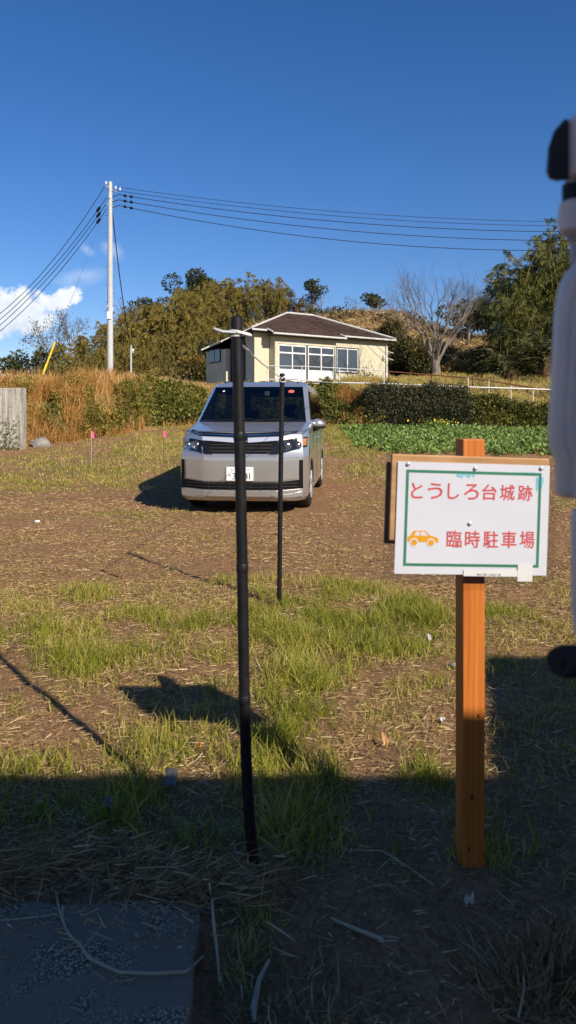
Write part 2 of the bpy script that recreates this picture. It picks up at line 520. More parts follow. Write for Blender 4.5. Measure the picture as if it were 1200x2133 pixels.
def blades(Pn, D, bend, L, W, vv):
    """grass blades: 5 vertices, base pair, mid pair, tip"""
    n = len(Pn); D = unit(D); L = np.asarray(L)[:, None]; W = np.asarray(W)[:, None]
    S = unit(np.cross(D, rng.normal(size=(n, 3)) + np.array([0, 1.5, 0])))
    m = Pn + D * L * .55 + bend * L * .18; tip = Pn + D * L * .95 + bend * L * .6
    Vv = np.stack([Pn - S * W * .5, Pn + S * W * .5, m - S * W * .42, m + S * W * .42, tip], 1).reshape(-1, 3)
    b = np.arange(n)[:, None] * 5
    return Vv, b + np.array([[0, 1, 3, 2]]), b + np.array([[2, 3, 4]]), np.repeat(vv, 5)


def join(parts):
    """[(V,[F..],v)] -> one"""
    Vs, Fs, vs_, off = [], {}, [], 0
    for Vv, fl, vv in parts:
        Vs.append(Vv); vs_.append(vv)
        for f in fl: Fs.setdefault(f.shape[1], []).append(f + off)
        off += len(Vv)
    return np.concatenate(Vs), [np.concatenate(x) for x in Fs.values()], np.concatenate(vs_)


def in_view(x, y, margin=1.06):
    return (np.abs(x) < y * 0.4 * margin + 0.15)


M['grass'] = leafmat('grass_blades', [(0.0, (0.13, 0.15, 0.018)), (0.40, (0.26, 0.275, 0.03)), (0.62, (0.40, 0.36, 0.06)), (0.8, (0.50, 0.37, 0.12)), (1.0, (0.54, 0.38, 0.17))], 0.4, 0.45, 0.3)
M['straw'] = leafmat('dry_straw', [(0.0, (0.10, 0.052, 0.024)), (0.4, (0.31, 0.195, 0.088)), (0.8, (0.57, 0.41, 0.205)), (1.0, (0.74, 0.60, 0.38))], 0.15, 0.7, 0.25)


def no_slab(x, y): return ~((x < -0.17) & (y < 1.88))


def no_van(x, y): return ~((np.abs(x + 0.35) < 0.95) & (y > 9.3) & (y < 14.2))


# grass, near
def make_grass(n, y0, y1, l0, l1, w0, w1, thr, seed):
    y = np.sqrt(rng.uniform(y0 ** 2, y1 ** 2, n)); x = rng.uniform(-1, 1, n) * (y * .52 + .75)
    gm = green(x, y) * (0.05 + 1.45 * fbm(x, y, 6, 3, seed) ** 1.3)
    k = (rng.uniform(0, 1, n) < np.clip(gm * 1.5 - thr, 0, 1)) & no_slab(x, y) & no_van(x, y) & (y < ytoe(x) + 0.3)
    x, y, gm = x[k], y[k], gm[k]
    n = len(x)
    Pn = np.stack([x, y, gz(x, y) - .004], 1)
    D = np.stack([rng.normal(0, .32, n), rng.normal(0, .32, n), np.ones(n)], 1)
    az = rng.uniform(0, 2 * np.pi, n)
    bend = np.stack([np.cos(az), np.sin(az), -0.35 * np.ones(n)], 1) * rng.uniform(.1, .9, n)[:, None]
    L = rng.uniform(l0, l1, n) * (0.55 + 0.75 * gm) * (0.7 + 0.6 * fbm(x, y, 1.5, 2, 40))
    L *= np.where(rng.uniform(0, 1, n) < .06, 1.6, 1)
    W = rng.uniform(w0, w1, n)
    v = np.clip(rng.normal(.46, .22, n) + (fbm(x, y, 1.7, 3, 50) - .5) * .9 + .22 * np.clip((y - 9) / 6, 0, 1) - .2 * np.exp(-((x - 1.6) / .8) ** 2) * (y > 14), 0, 1)
    Vv, Fq, Ft, vv = blades(Pn, D, bend, L, W, v)
    return Vv, [Fq, Ft], vv


def sprouts(n, y0, y1, l0, l1, w0, w1):
    y = np.sqrt(rng.uniform(y0 ** 2, y1 ** 2, n)); x = rng.uniform(-1, 1, n) * (y * .52 + .75)
    dens = np.clip((fbm(x, y, 3.1, 4, 66) - .34) * 2.6, 0, 1) * (np.clip((y - 1.6) / .8, .25, 1) * np.clip((6.2 - y) / 1.6, .12, 1))
    k = (rng.uniform(0, 1, n) < dens) & no_slab(x, y) & no_van(x, y); x, y = x[k], y[k]; n = len(x)
    D = np.stack([rng.normal(0, .6, n), rng.normal(0, .6, n), np.ones(n)], 1)
    v = np.clip(rng.normal(.55, .25, n), 0, 1)
    Vv, Fq, Ft, vv = blades(np.stack([x, y, gz(x, y) - .003], 1), D, rng.normal(0, .5, (n, 3)), rng.uniform(l0, l1, n), rng.uniform(w0, w1, n), v)
    return Vv, [Fq, Ft], vv


Vv, Ff, vv = join([sprouts(140000, 1.45, 7.5, .015, .06, .002, .005), make_grass(265000, 1.42, 5.8, .03, .135, .0018, .0048, .27, 61), make_grass(130000, 5.0, 14, .03, .08, .004, .008, .10, 62), make_grass(105000, 12, 25.5, .05, .13, .008, .016, .08, 63)])
o = obj('grass', np_mesh('grass', Vv, Ff, M['grass'], vv)); tag(o, 'patchy short green grass growing over the brown lot', 'grass', kind='stuff')


def make_straw(n, y0, y1, l0, l1, w0, w1, seed, clump=1.0, dk=1.7):
    y = np.sqrt(rng.uniform(y0 ** 2, y1 ** 2, n)); x = rng.uniform(-1, 1, n) * (y * .52 + .75)
    dn = fbm(x, y, 1.8, 4, seed)
    k = (rng.uniform(0, 1, n) < np.clip((dn - .25) * 2.2 * clump, 0.12, 1)) & no_van(x, y) & (y < ytoe(x) + .5) & (no_slab(x, y) | (rng.uniform(0, 1, n) < np.clip((y - 1.5) / .35, .015, .7) ** 2))
    x, y = x[k], y[k]; n = len(x)
    az = rng.normal(0, 1.4, n) + np.where(rng.uniform(0, 1, n) < .5, 0, np.pi)
    D = np.stack([np.cos(az), np.sin(az), rng.normal(.03, .13, n)], 1)
    L = l0 + (l1 - l0) * rng.uniform(0, 1, n) ** 2.2
    z = np.maximum(gz(x, y), np.where(no_slab(x, y), -9, .012))
    Pn = np.stack([x, y, z + rng.uniform(.002, .018, n)], 1)
    az2 = rng.uniform(0, 6.28, n)
    bend = np.stack([np.cos(az2), np.sin(az2), np.zeros(n)], 1) * rng.uniform(0, .5, n)[:, None]
    v = np.clip(rng.beta(1.8, dk, n), 0, 1)
    Vv, Fq, Ft, vv = blades(Pn, D, bend, L, rng.uniform(w0, w1, n), v)
    return Vv, [Fq, Ft], vv


Vv, Ff, vv = join([make_straw(125000, 1.42, 5.5, .010, .085, .0014, .0036, 71), make_straw(220000, 4.6, 10.5, .012, .06, .0025, .005, 72, 1.0, 2.2), make_straw(130000, 9.5, 25, .03, .09, .005, .010, 73, 1.0, 2.2)])
o = obj('straw_litter', np_mesh('straw_litter', Vv, Ff, M['straw'], vv)); tag(o, 'dry cut straw scattered over the bare soil', 'straw', kind='stuff')

# ridge of raked straw along the edge of the concrete
n = 2300
x = rng.uniform(-.95, -.02, n); y = rng.normal(1.895, .055, n) + 0.10 * np.exp(-((x + .6) / .2) ** 2)
az = rng.normal(.2, 1.1, n)
D = np.stack([np.cos(az), np.sin(az) * .7, rng.normal(.05, .2, n)], 1)
Pn = np.stack([x, y, np.maximum(gz(x, y), 0.0) + np.abs(rng.normal(.0, .025, n)) + .01], 1)
Vv, Fq, Ft, vv = blades(Pn, D, rng.normal(0, .25, (n, 3)), rng.uniform(.02, .10, n), rng.uniform(.0015, .004, n), np.clip(rng.normal(.45, .2, n), 0, 1))
o = obj('straw_ridge', np_mesh('straw_ridge', Vv, [Fq, Ft], M['straw'], vv)); tag(o, 'ridge of dead stalks raked along the edge of the concrete', 'straw', kind='stuff')

# dry stalks in the bottom right corner
parts = []
for (cx, cy, rr, nb_, ln) in [(1120, 2050, .12, 1100, .07), (1190, 1990, .09, 500, .07), (640, 2090, .10, 200, .09), (280, 1800, .03, 60, .10)]:
    x0, y0 = G0(cx, cy)
    x = x0 + rng.normal(0, rr * .6, nb_); y = y0 + rng.normal(0, rr * .5, nb_)
    D = np.stack([(x - x0) * 4 + rng.normal(0, .5, nb_), (y - y0) * 4 + rng.normal(0, .5, nb_), rng.uniform(.1, 1, nb_)], 1)
    Vv, Fq, Ft, vv = blades(np.stack([x, y, gz(x, y)], 1), D, rng.normal(0, .5, (nb_, 3)), rng.uniform(.3, 1, nb_) * ln, rng.uniform(.002, .0045, nb_), np.clip(rng.normal(.38, .2, nb_), 0, 1))
    parts.append((Vv, [Fq, Ft], vv))
Vv, Ff, vv = join(parts)
o = obj('dead_grass_tuft', np_mesh('dead_grass_tuft', Vv, Ff, M['straw'], vv)); tag(o, 'matted brown dead grass roots lying in the shade', 'dead grass', kind='stuff')

# ------------------------------------------------------------------ unseen block, added behind the viewpoint to cast the foreground shade
kx, ky = sv.x / sv.z, sv.y / sv.z                  # sunward offset per metre of height
BLOCK_Y = -0.55


def caster(xg, yg):
    """ground point of a shadow edge -> x and height of its caster in the plane of the added block"""
    h = (BLOCK_Y - yg) / ky
    return xg + kx * h, h


M['blockermat'] = plain('blocker_surface', (0.62, 0.58, 0.52), 0.8, 0, 0.3, 0.15, 3)  # pale so that the added block bounces some light
_, hl = caster(0, 2.50)
xr, hr = caster(G0(1000, 1368)[0], G0(1000, 1368)[1])
sh = thing('blocker', 'unseen pale block added behind the viewpoint to shade the near grass', 'blocker', (0, BLOCK_Y, 0))
m_ = MB().box(.15, xr, -2.6, 0, -.1, hl); m_.build('wall', M['blockermat'], sh)  # low box of the added block, not a real wall
xl, _ = caster(*G0(985, 1600)); xt, _ = caster(*G0(1000, 1368))
m_ = MB(); ol = [(xl, -.1), (xl, hl), (xt, hr), (xt + 4, hr), (xt + 4, -.1)]
m_.add([(x, .004, z) for x, z in ol] + [(x, -2.61, z) for x, z in ol], [tuple(range(5)), tuple(range(9, 4, -1))] + [(i, 5 + i, 5 + (i + 1) % 5, (i + 1) % 5) for i in range(5)]); m_.build('blocker_wing', M['blockermat'], sh)  # slanted edge shaped to draw the outline of the shade

# ------------------------------------------------------------------ bank and terrace plants
M['ivy'] = leafmat('bank_leaves', [(0.0, (0.06, 0.068, 0.014)), (0.4, (0.17, 0.168, 0.032)), (0.7, (0.30, 0.25, 0.05)), (1.0, (0.42, 0.25, 0.07))], 0.25, 0.5, 0.3)
M['hedge'] = leafmat('hedge_leaves', [(0.0, (0.022, 0.028, 0.014)), (0.5, (0.060, 0.065, 0.030)), (0.8, (0.11, 0.095, 0.045)), (1.0, (0.15, 0.12, 0.07))], 0.2, 0.55, 0.3)
M['drygrass'] = leafmat('dry_grass', [(0.0, (0.22, 0.10, 0.028)), (0.45, (0.46, 0.23, 0.065)), (0.8, (0.62, 0.38, 0.13)), (1.0, (0.66, 0.52, 0.28))], 0.3, 0.6, 0.2)
M['crop'] = leafmat('crop_leaves', [(0.0, (0.07, 0.12, 0.024)), (0.5, (0.175, 0.27, 0.055)), (1.0, (0.32, 0.42, 0.12))], 0.25, 0.4, 0.4)
M['weed'] = leafmat('weed_leaves', [(0.0, (0.05, 0.065, 0.012)), (0.5, (0.13, 0.14, 0.025)), (0.85, (0.23, 0.20, 0.03)), (1.0, (0.45, 0.34, 0.03))], 0.3, 0.5, 0.3)


def cover(n, xlo, xhi, t0, t1, L, W, up, thick, vfun, keep=None):
    x = rng.uniform(xlo, xhi, n); tt = rng.uniform(t0, t1, n)
    y = ytoe(x) + tt
    if keep is not None:
        k = keep(x, tt); x, y, tt = x[k], y[k], tt[k]
    n = len(x)
    lump = fbm(x, y + tt * 1.5, 1.3, 3, 90)
    z = gz(x, y) + rng.uniform(0, 1, n) ** .7 * thick * np.clip(2.6 * (lump - .22), .15, 2.2)
    D = rng.normal(0, 1, (n, 3)) + np.array([0, -.5, up])
    v = np.clip(vfun(x, y, lump) + rng.normal(0, .16, n), 0, 1)
    return leaves(np.stack([x, y - .1, z], 1), D, rng.uniform(*L, n), rng.uniform(*W, n), v)


# leafy cover on the bank, middle and left
A = cover(56000, -5.6, 3.2, -.5, 2.4, (.07, .15), (.05, .10), .4, .38, lambda x, y, l: .15 + .9 * (fbm(x, y, .9, 3, 77) - .2) - .25 * (l < .4), keep=lambda x, t: (fbm(x, t, .9, 3, 83) < .60) & (rng.uniform(0, 1, len(x)) < np.clip((t + .75) / 1.0, .15, 1)))
B = cover(28000, -9.5, -4.6, -.5, 2.5, (.06, .15), (.03, .07), .5, .5, lambda x, y, l: .42 + .8 * (fbm(x, y, .8, 3, 79) - .3), keep=lambda x, t: fbm(x, t, .8, 3, 81) > .40)
o = obj('bank_cover', np_mesh('bank_cover', np.concatenate([A[0], B[0]]), [np.concatenate([A[1], B[1] + len(A[0])])], M['ivy'], np.concatenate([A[2], B[2]])))
tag(o, 'yellowish green creeper leaves covering the bank behind the van', 'ground cover', kind='stuff')

# weeds with yellow heads at the foot of the left bank
parts = []
for k in range(60):
    px = rng.uniform(130, 420); x0 = (px - 600) / 1500 * 22.5; y0 = float(ytoe(x0)) + rng.uniform(-.4, .8)
    nl = 130; hh = rng.uniform(.35, .85)
    z0 = gz1(x0, y0)
    th = rng.uniform(0, 1, nl); r_ = .16 * rng.uniform(.2, 1, nl); a = rng.uniform(0, 6.28, nl)
    Pn = np.stack([x0 + r_ * np.cos(a), y0 + r_ * np.sin(a), z0 + th * hh], 1)
    D = np.stack([np.cos(a), np.sin(a), rng.normal(.3, .5, nl)], 1)
    q = leaves(Pn, D, rng.uniform(.05, .13, nl), rng.uniform(.02, .045, nl), np.clip(rng.normal(.35 + .35 * (k % 5 == 0), .2, nl) + .3 * (th > .85) * (k % 3 == 0), 0, 1))
    parts.append((q[0], [q[1]], q[2]))
Vv, Ff, vv = join(parts)
o = obj('weeds', np_mesh('weeds', Vv, Ff, M['weed'], vv)); tag(o, 'tangled green and yellow weeds at the foot of the left bank', 'weeds', kind='stuff')


def tall_grass(n, xlo, xhi, t0, t1, l0, l1, w0, w1, vmu, keep=None, lean=.22):
    x = rng.uniform(xlo, xhi, n); y = ytoe(x) + rng.uniform(t0, t1, n)
    if keep is not None:
        k = keep(x, y); x, y = x[k], y[k]
    n = len(x)
    cl_ = fbm(x, y, 2.5, 3, 95)
    D = np.stack([rng.normal(.05, lean, n), rng.normal(-.1, lean, n), np.ones(n)], 1)
    az = rng.uniform(0, 6.28, n)
    bend = np.stack([np.cos(az), np.sin(az), -.4 * np.ones(n)], 1) * rng.uniform(.05, .6, n)[:, None]
    L = rng.uniform(l0, l1, n) * (.5 + cl_)
    v = np.clip(rng.normal(vmu, .2, n) + (cl_ - .5) * .6, 0, 1)
    Vv, Fq, Ft, vv = blades(np.stack([x, y, gz(x, y)], 1), D, bend, L, rng.uniform(w0, w1, n), v)
    return Vv, [Fq, Ft], vv


Vv, Ff, vv = join([
    tall_grass(26000, -10.5, -4.9, -.1, 2.6, .32, .88, .010, .022, .45, keep=lambda x, y: (fbm(x, y, .6, 3, 97) > .33) & ((x < -6.1) | (rng.uniform(0, 1, len(x)) < .08))),
    tall_grass(4500, -6.5, 2.5, 1.6, 3.4, .2, .5, .008, .016, .68, keep=lambda x, y: fbm(x, y, 1.0, 3, 98) > .45),
    tall_grass(5000, -14, -5, 2.4, 8.0, .25, .6, .012, .022, .6),
    tall_grass(9000, -5.8, 2.8, -.7, 2.2, .12, .42, .008, .016, .62, keep=lambda x, y: fbm(x, y, 1.1, 3, 99) > .42, lean=.5),
    tall_grass(2500, 1.8, 3.2, -.1, 1.6, .3, .7, .008, .018, .3),
    tall_grass(2200, -8, -4.6, -.8, .4, .2, .5, .008, .016, .35)])
n_ = 22000; xl_ = rng.uniform(1.5, 13, n_); yl_ = ytoe(xl_) + rng.uniform(1.0, 11, n_)
D_ = np.stack([rng.normal(0, .4, n_), rng.normal(0, .4, n_), np.ones(n_)], 1)
LW = blades(np.stack([xl_, yl_, gz(xl_, yl_)], 1), D_, rng.normal(0, .3, (n_, 3)), rng.uniform(.08, .22, n_), rng.uniform(.012, .025, n_), np.clip(rng.normal(.78, .2, n_), 0, 1))
tag(obj('lawn_grass', np_mesh('lawn_grass', LW[0], [LW[1], LW[2]], M['grass'], LW[3])), 'rough lawn on the terrace around the stake fence', 'grass', kind='stuff')
o = obj('dry_grass', np_mesh('dry_grass', Vv, Ff, M['drygrass'], vv)); tag(o, 'tall orange dry grass standing along the left bank', 'dry grass', kind='stuff')


# clipped hedge on the right, and the looser one beyond it
def hedge(name, label, x0, x1, ztop, n, mat, L, W, vmu, cut=0.16, grp=None):
    x = rng.uniform(x0, x1, n)
    s = rng.uniform(0, 1, n)
    face = rng.uniform(0, 1, n) < .66
    yb = ytoe(x) + (fbm(x, x * 0, .7, 2, 14) - .5) * .3
    lum = (fbm(x, s * 3, 1.1, 3, 15) - .5)
    zb = gz(x, yb - .25); zt = np.interp(x, *ztop) + (fbm(x, x * 0, 1.6, 3, 16) - .5) * .45
    dep = .7
    y = np.where(face, yb - .25 + s * .45 + lum * .5, yb + .2 + s * dep)
    z = np.where(face, zb + s * (zt - zb), zt + lum * .15 - (s ** 2) * .15)
    Pn = np.stack([x, y, z], 1) + rng.normal(0, cut * .35, (n, 3))
    D = rng.normal(0, 1, (n, 3)) + np.array([0, -.6, .5])
    q = leaves(Pn, D, rng.uniform(*L, n), rng.uniform(*W, n), np.clip(rng.normal(vmu, .2, n) + lum * .7, 0, 1))
    return q


M['hedgetwig'] = plain('hedge_twigs', (0.05, 0.038, 0.026), 0.9, 0, 0.2, 0.3, 10)
def hedge_core(x0, x1, ztop, par):
    m_ = MB(); st = np.linspace(x0 + .08, x1 - .08, 14)
    for a, b in zip(st[:-1], st[1:]):
        v = []
        for zf in (0, 1):
            for yy_ in (0, 1):
                for x_ in (a, b):
                    yb = float(ytoe(x_)); z0 = gz1(x_, yb - .25) - .1; z1 = float(np.interp(x_, *ztop)) - .2
                    v.append((x_, yb + (-.02 + .35 * zf if yy_ == 0 else .85), z0 if zf == 0 else z1))
        m_.hexa(v)
    return m_.build('branches', M['hedgetwig'], par)


zt1 = ([2.7, 5.0, 6.1], [2.12, 2.12, 2.02])
h1 = thing('hedge', 'dense grey green clipped hedge beside the leafy crop', 'hedge')
q = hedge('hedge', '', 2.75, 6.0, zt1, 30000, M['hedge'], (.045, .10), (.03, .055), .46, .34)
obj('foliage', np_mesh('foliage', q[0], [q[1]], M['hedge'], q[2]), h1); hedge_core(2.75, 6.0, zt1, h1)
zt2 = ([5.9, 6.6, 9.0, 11], [1.75, 1.72, 1.50, 1.4])
h2 = thing('hedge', 'lower looser hedge of mixed leaves under the stake fence', 'hedge')
q = hedge('hedge', '', 5.9, 10.5, zt2, 24000, M['ivy'], (.06, .12), (.035, .07), .22, .24)
obj('foliage', np_mesh('foliage', q[0], [q[1]], M['ivy'], q[2]), h2); hedge_core(5.9, 10.5, zt2, h2)

# leafy crop
def crop_in(x, y): return (x > 1.75 + (23.6 - y) * -.0 + (y < 18.6) * (18.6 - y) * .52) & (y < ytoe(x) - .7) & (y > 16.9)
parts = []
rows = np.arange(16.3, 23.8, .30)
for r_ in rows:
    xx = np.arange(1.6, 10.5, .26) + rng.normal(0, .04)
    for x0 in xx:
        y0 = r_ + rng.normal(0, .05)
        if not crop_in(np.array([x0]), np.array([y0]))[0] or x0 > y0 * .42: continue
        nl = 20; a = rng.uniform(0, 6.28, nl)
        Pn = np.stack([x0 + .04 * np.cos(a), y0 + .04 * np.sin(a), gz1(x0, y0) + rng.uniform(.01, .10, nl)], 1)
        D = np.stack([np.cos(a), np.sin(a), rng.uniform(.2, 1.1, nl)], 1)
        q = leaves(Pn, D, rng.uniform(.08, .15, nl), rng.uniform(.045, .075, nl), np.clip(rng.normal(.5, .25, nl), 0, 1), .3)
        parts.append((q[0], [q[1]], q[2]))
Vv, Ff, vv = join(parts)
o = obj('leaf_crop', np_mesh('leaf_crop', Vv, Ff, M['crop'], vv)); tag(o, 'bright green rows of leafy vegetables in front of the hedge', 'crop', kind='stuff')
# yellow flowers at the back of the crop
M['flower'] = plain('yellow_petals', (0.75, 0.55, 0.02), 0.6, 0, 0.2)
b0 = ground_hit(912, 899)
f_ = thing('flower_clump', 'small clump of yellow flowers at the back of the crop', 'flowers', b0)
nl = 60; Pn = np.stack([rng.normal(0, .32, nl), rng.normal(0, .15, nl), rng.uniform(.22, .42, nl)], 1)
q = leaves(Pn, rng.normal(0, 1, (nl, 3)) + [0, 0, .5], rng.uniform(.04, .08, nl), rng.uniform(.04, .06, nl), np.zeros(nl))
tag(obj('petals', np_mesh('petals', q[0], [q[1]], M['flower'], q[2]), f_), kind='stuff')
nl = 200; Pn = np.stack([rng.normal(0, .32, nl), rng.normal(0, .15, nl), rng.uniform(0, .3, nl)], 1)
q = leaves(Pn, rng.normal(0, .6, (nl, 3)) + [0, 0, 1], rng.uniform(.08, .15, nl), rng.uniform(.02, .05, nl), rng.uniform(.2, .8, nl))
tag(obj('stems', np_mesh('stems', q[0], [q[1]], M['crop'], q[2]), f_), kind='stuff')

# ------------------------------------------------------------------ trees
M['bark'] = plain('pale_bark', (0.20, 0.165, 0.135), 0.85, 0, 0.2, 0.35, 6, 0.4)
M['twig'] = plain('grey_brown_bark', (0.20, 0.155, 0.13), 0.85, 0, 0.2, 0.3, 6)
M['culm'] = plain('bamboo_culm', (0.26, 0.20, 0.07), 0.5, 0, 0.4, 0.3, 3)
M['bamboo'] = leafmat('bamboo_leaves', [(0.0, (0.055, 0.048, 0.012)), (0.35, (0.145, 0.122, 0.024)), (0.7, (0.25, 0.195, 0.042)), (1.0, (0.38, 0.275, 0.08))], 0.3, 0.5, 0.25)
M['bamboo2'] = leafmat('bamboo_leaves_green', [(0.0, (0.022, 0.030, 0.008)), (0.4, (0.065, 0.080, 0.018)), (0.75, (0.16, 0.165, 0.036)), (1.0, (0.32, 0.26, 0.05))], 0.3, 0.5, 0.25)  # upper stops brightened: sunlit grove tops painted into the leaf colour
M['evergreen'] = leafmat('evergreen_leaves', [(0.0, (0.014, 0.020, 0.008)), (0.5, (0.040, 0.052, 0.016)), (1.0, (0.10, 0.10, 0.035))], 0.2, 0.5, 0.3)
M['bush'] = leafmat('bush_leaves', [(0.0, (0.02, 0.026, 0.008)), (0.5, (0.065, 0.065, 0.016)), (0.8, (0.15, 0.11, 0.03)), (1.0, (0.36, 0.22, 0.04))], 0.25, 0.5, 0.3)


def bamboo_parts(H, nculm, spread, nleaf, rad, lsz, bare=.22):
    mc = MB(); LP, LD, LV, LL = [], [], [], []
    for c_ in range(nculm):
        a0 = rng.uniform(0, 6.28); r0 = spread * math.sqrt(rng.uniform(0, 1))
        bx_, by_ = r0 * math.cos(a0), r0 * math.sin(a0)
        h = H * rng.uniform(.72, 1.0); ba = rng.uniform(0, 6.28); be = rng.uniform(.06, .2) * h
        def cur(t):
            t = np.asarray(t)
            return np.stack([bx_ + be * t ** 2.3 * math.cos(ba), by_ + be * t ** 2.3 * math.sin(ba), h * (t - .10 * t ** 5)], -1)
        mc.tube(cur(np.linspace(0, .97, 7)), list(np.linspace(.045, .012, 7)), 5)
        nb_ = 30
        tb = np.sort(rng.uniform(bare, 1, nb_) ** .85)
        for k in range(nb_):
            t0 = tb[k]; az = rng.uniform(0, 6.28)
            prof = rad * (1.12 - t0) ** .55 * min(1, (t0 - bare + .18) / .25) * rng.uniform(.6, 1.2) + .25
            s = rng.uniform(.08, 1, nleaf // nb_) ** .8
            up = rng.uniform(.7, 1.5); dr = rng.uniform(.9, 1.7)
            ct = np.stack([np.cos(az) * s * prof, np.sin(az) * s * prof, (up * s - dr * s * s) * prof], 1)
            o_ = cur(np.full(len(s), t0)) + ct + rng.normal(0, .07 + .10 * prof * .4, ct.shape) * (s[:, None] * .8 + .2)
            d_ = np.stack([np.cos(az) * np.ones(len(s)), np.sin(az) * np.ones(len(s)), up - 2 * dr * s - .25], 1) + rng.normal(0, .33, o_.shape)
            LP.append(o_); LD.append(d_); bv = rng.normal(0, .10)
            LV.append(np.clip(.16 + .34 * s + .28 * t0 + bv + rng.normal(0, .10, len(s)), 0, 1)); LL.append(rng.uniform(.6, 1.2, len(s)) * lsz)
    Pn = np.concatenate(LP); L = np.concatenate(LL)
    q = leaves(Pn, np.concatenate(LD), L, L * .20, np.concatenate(LV), .1)
    return mc, q


def make_bamboo(mat, H, nculm, spread, nleaf, rad, lsz, bare=.22):
    mc, q = bamboo_parts(H, nculm, spread, nleaf, rad, lsz, bare)
    return mc.mesh('culms', M['culm'], True), np_mesh('foliage', q[0], [q[1]], mat, q[2])


def place(name, data, loc, sc, rz, label, cat, group, names=('culms', 'foliage')):
    r = thing(name, label, cat, loc, rz, group); r.scale = (sc, sc, sc)
    for nm, me in zip(names, data): obj(nm, me, r)
    return r


bam = [make_bamboo(M['bamboo'], 8.0, 6, 1.5, 1500, 1.6, .34, .05) for k in range(4)]
plume = [make_bamboo(M['bamboo'], 8.5, 2, .4, 1300, 1.15, .32) for k in range(3)]
bam2 = [make_bamboo(M['bamboo2'], 11.0, 7, 1.5, 1400, 1.6, .30, .06) for k in range(3)]

GB = 'bamboo clumps crowding the left hillside'
LB = 'brownish green bamboo clump in the thicket on the left hillside'
# rows of the thicket: px, distance, top row in the photo
rows_ = []; ROWK = []
for d, pts in ((46, [(110, 752), (165, 745), (215, 742), (255, 728), (300, 735), (345, 728), (385, 722), (420, 715)]), (50, [(250, 745), (300, 690), (350, 690), (395, 680), (150, 735), (210, 725)]),
               (54, [(130, 710), (185, 690), (240, 670), (285, 655), (335, 640), (380, 640), (420, 655)]),
               (58, [(95, 720), (160, 700), (215, 668), (265, 650), (310, 632), (350, 622), (395, 610), (440, 615), (475, 640)]),
               (63, [(290, 640), (330, 628), (370, 605), (410, 598), (450, 590), (490, 590), (525, 600), (560, 600), (590, 600)]),
               (67, [(400, 600), (440, 585), (500, 580), (545, 585), (600, 596), (640, 620)])):
    for px, py in pts: ROWK.append(d); rows_.append((px + rng.uniform(-8, 8), d + rng.uniform(-1.5, 1.5), py + rng.uniform(-4, 4)))
ORD = ['first', 'second', 'third', 'fourth', 'fifth', 'sixth', 'seventh', 'eighth', 'ninth', 'tenth']
RN = {46: 'lowest front', 50: 'second', 54: 'third', 58: 'fourth', 63: 'fifth', 67: 'ridge top'}
_cnt = {}
rows_ = [(px, d, py, k) for (px, d, py), k in zip(rows_, ROWK)]
rows_.sort(key=lambda q: (q[3], q[0]))
for i, (px, d, py, rk) in enumerate(rows_):
    _cnt[rk] = _cnt.get(rk, 0) + 1
    LB = f'{ORD[_cnt[rk] - 1]} olive bamboo clump from the left in the {RN[rk]} row of the hillside thicket'
    top = P(px, py, d); z0 = gz1(top.x, d); sc = max(.35, (top.z - z0) / 6.9)
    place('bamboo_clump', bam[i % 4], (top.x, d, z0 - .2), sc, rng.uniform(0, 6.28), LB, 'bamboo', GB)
for i, (px, d, py, lab) in enumerate([(478, 66, 556, 'tall bamboo plume leaning above the thicket behind the black pole top'), (533, 66, 560, 'pointed bamboo plume rising right of the leaning plume on the ridge'),
                                      (592, 68, 562, 'thin lone bamboo plume standing above the house roof'), (505, 63, 585, 'pale tan bamboo plume between the two tall ridge plumes')]):
    top = P(px, py, d); z0 = gz1(top.x, d)
    place('bamboo_plume', plume[i % 3], (top.x, d, z0 - .2), (top.z - z0) / 8.0, [2.2, .4, 1.3, 3.0][i], lab, 'bamboo', None)
GR = 'bamboo clumps in the tall grove at right'
_cg = {}
for i, (px, d, py) in enumerate([(1050, 42, 545), (1085, 41, 512), (1120, 43, 495), (1150, 42, 455), (1185, 41, 480), (1215, 43, 470), (1250, 42, 480), (1060, 39, 600), (1100, 39, 590), (1140, 39, 580), (1180, 38.5, 590), (1075, 45, 530), (1130, 46, 500), (1200, 46, 470)]):
    top = P(px, py, d); z0 = gz1(top.x, d); sc = (top.z - z0) / 10.0
    rk = 'front' if d < 40 else ('back' if d > 44 else 'middle'); _cg[rk] = _cg.get(rk, 0) + 1
    LG = f'{ORD[_cg[rk] - 1]} dark bamboo clump from the left in the {rk} row of the right hand grove'
    place('bamboo_clump', bam2[i % 3], (top.x, d, z0 - .2), sc, rng.uniform(0, 6.28), LG, 'bamboo', GR)


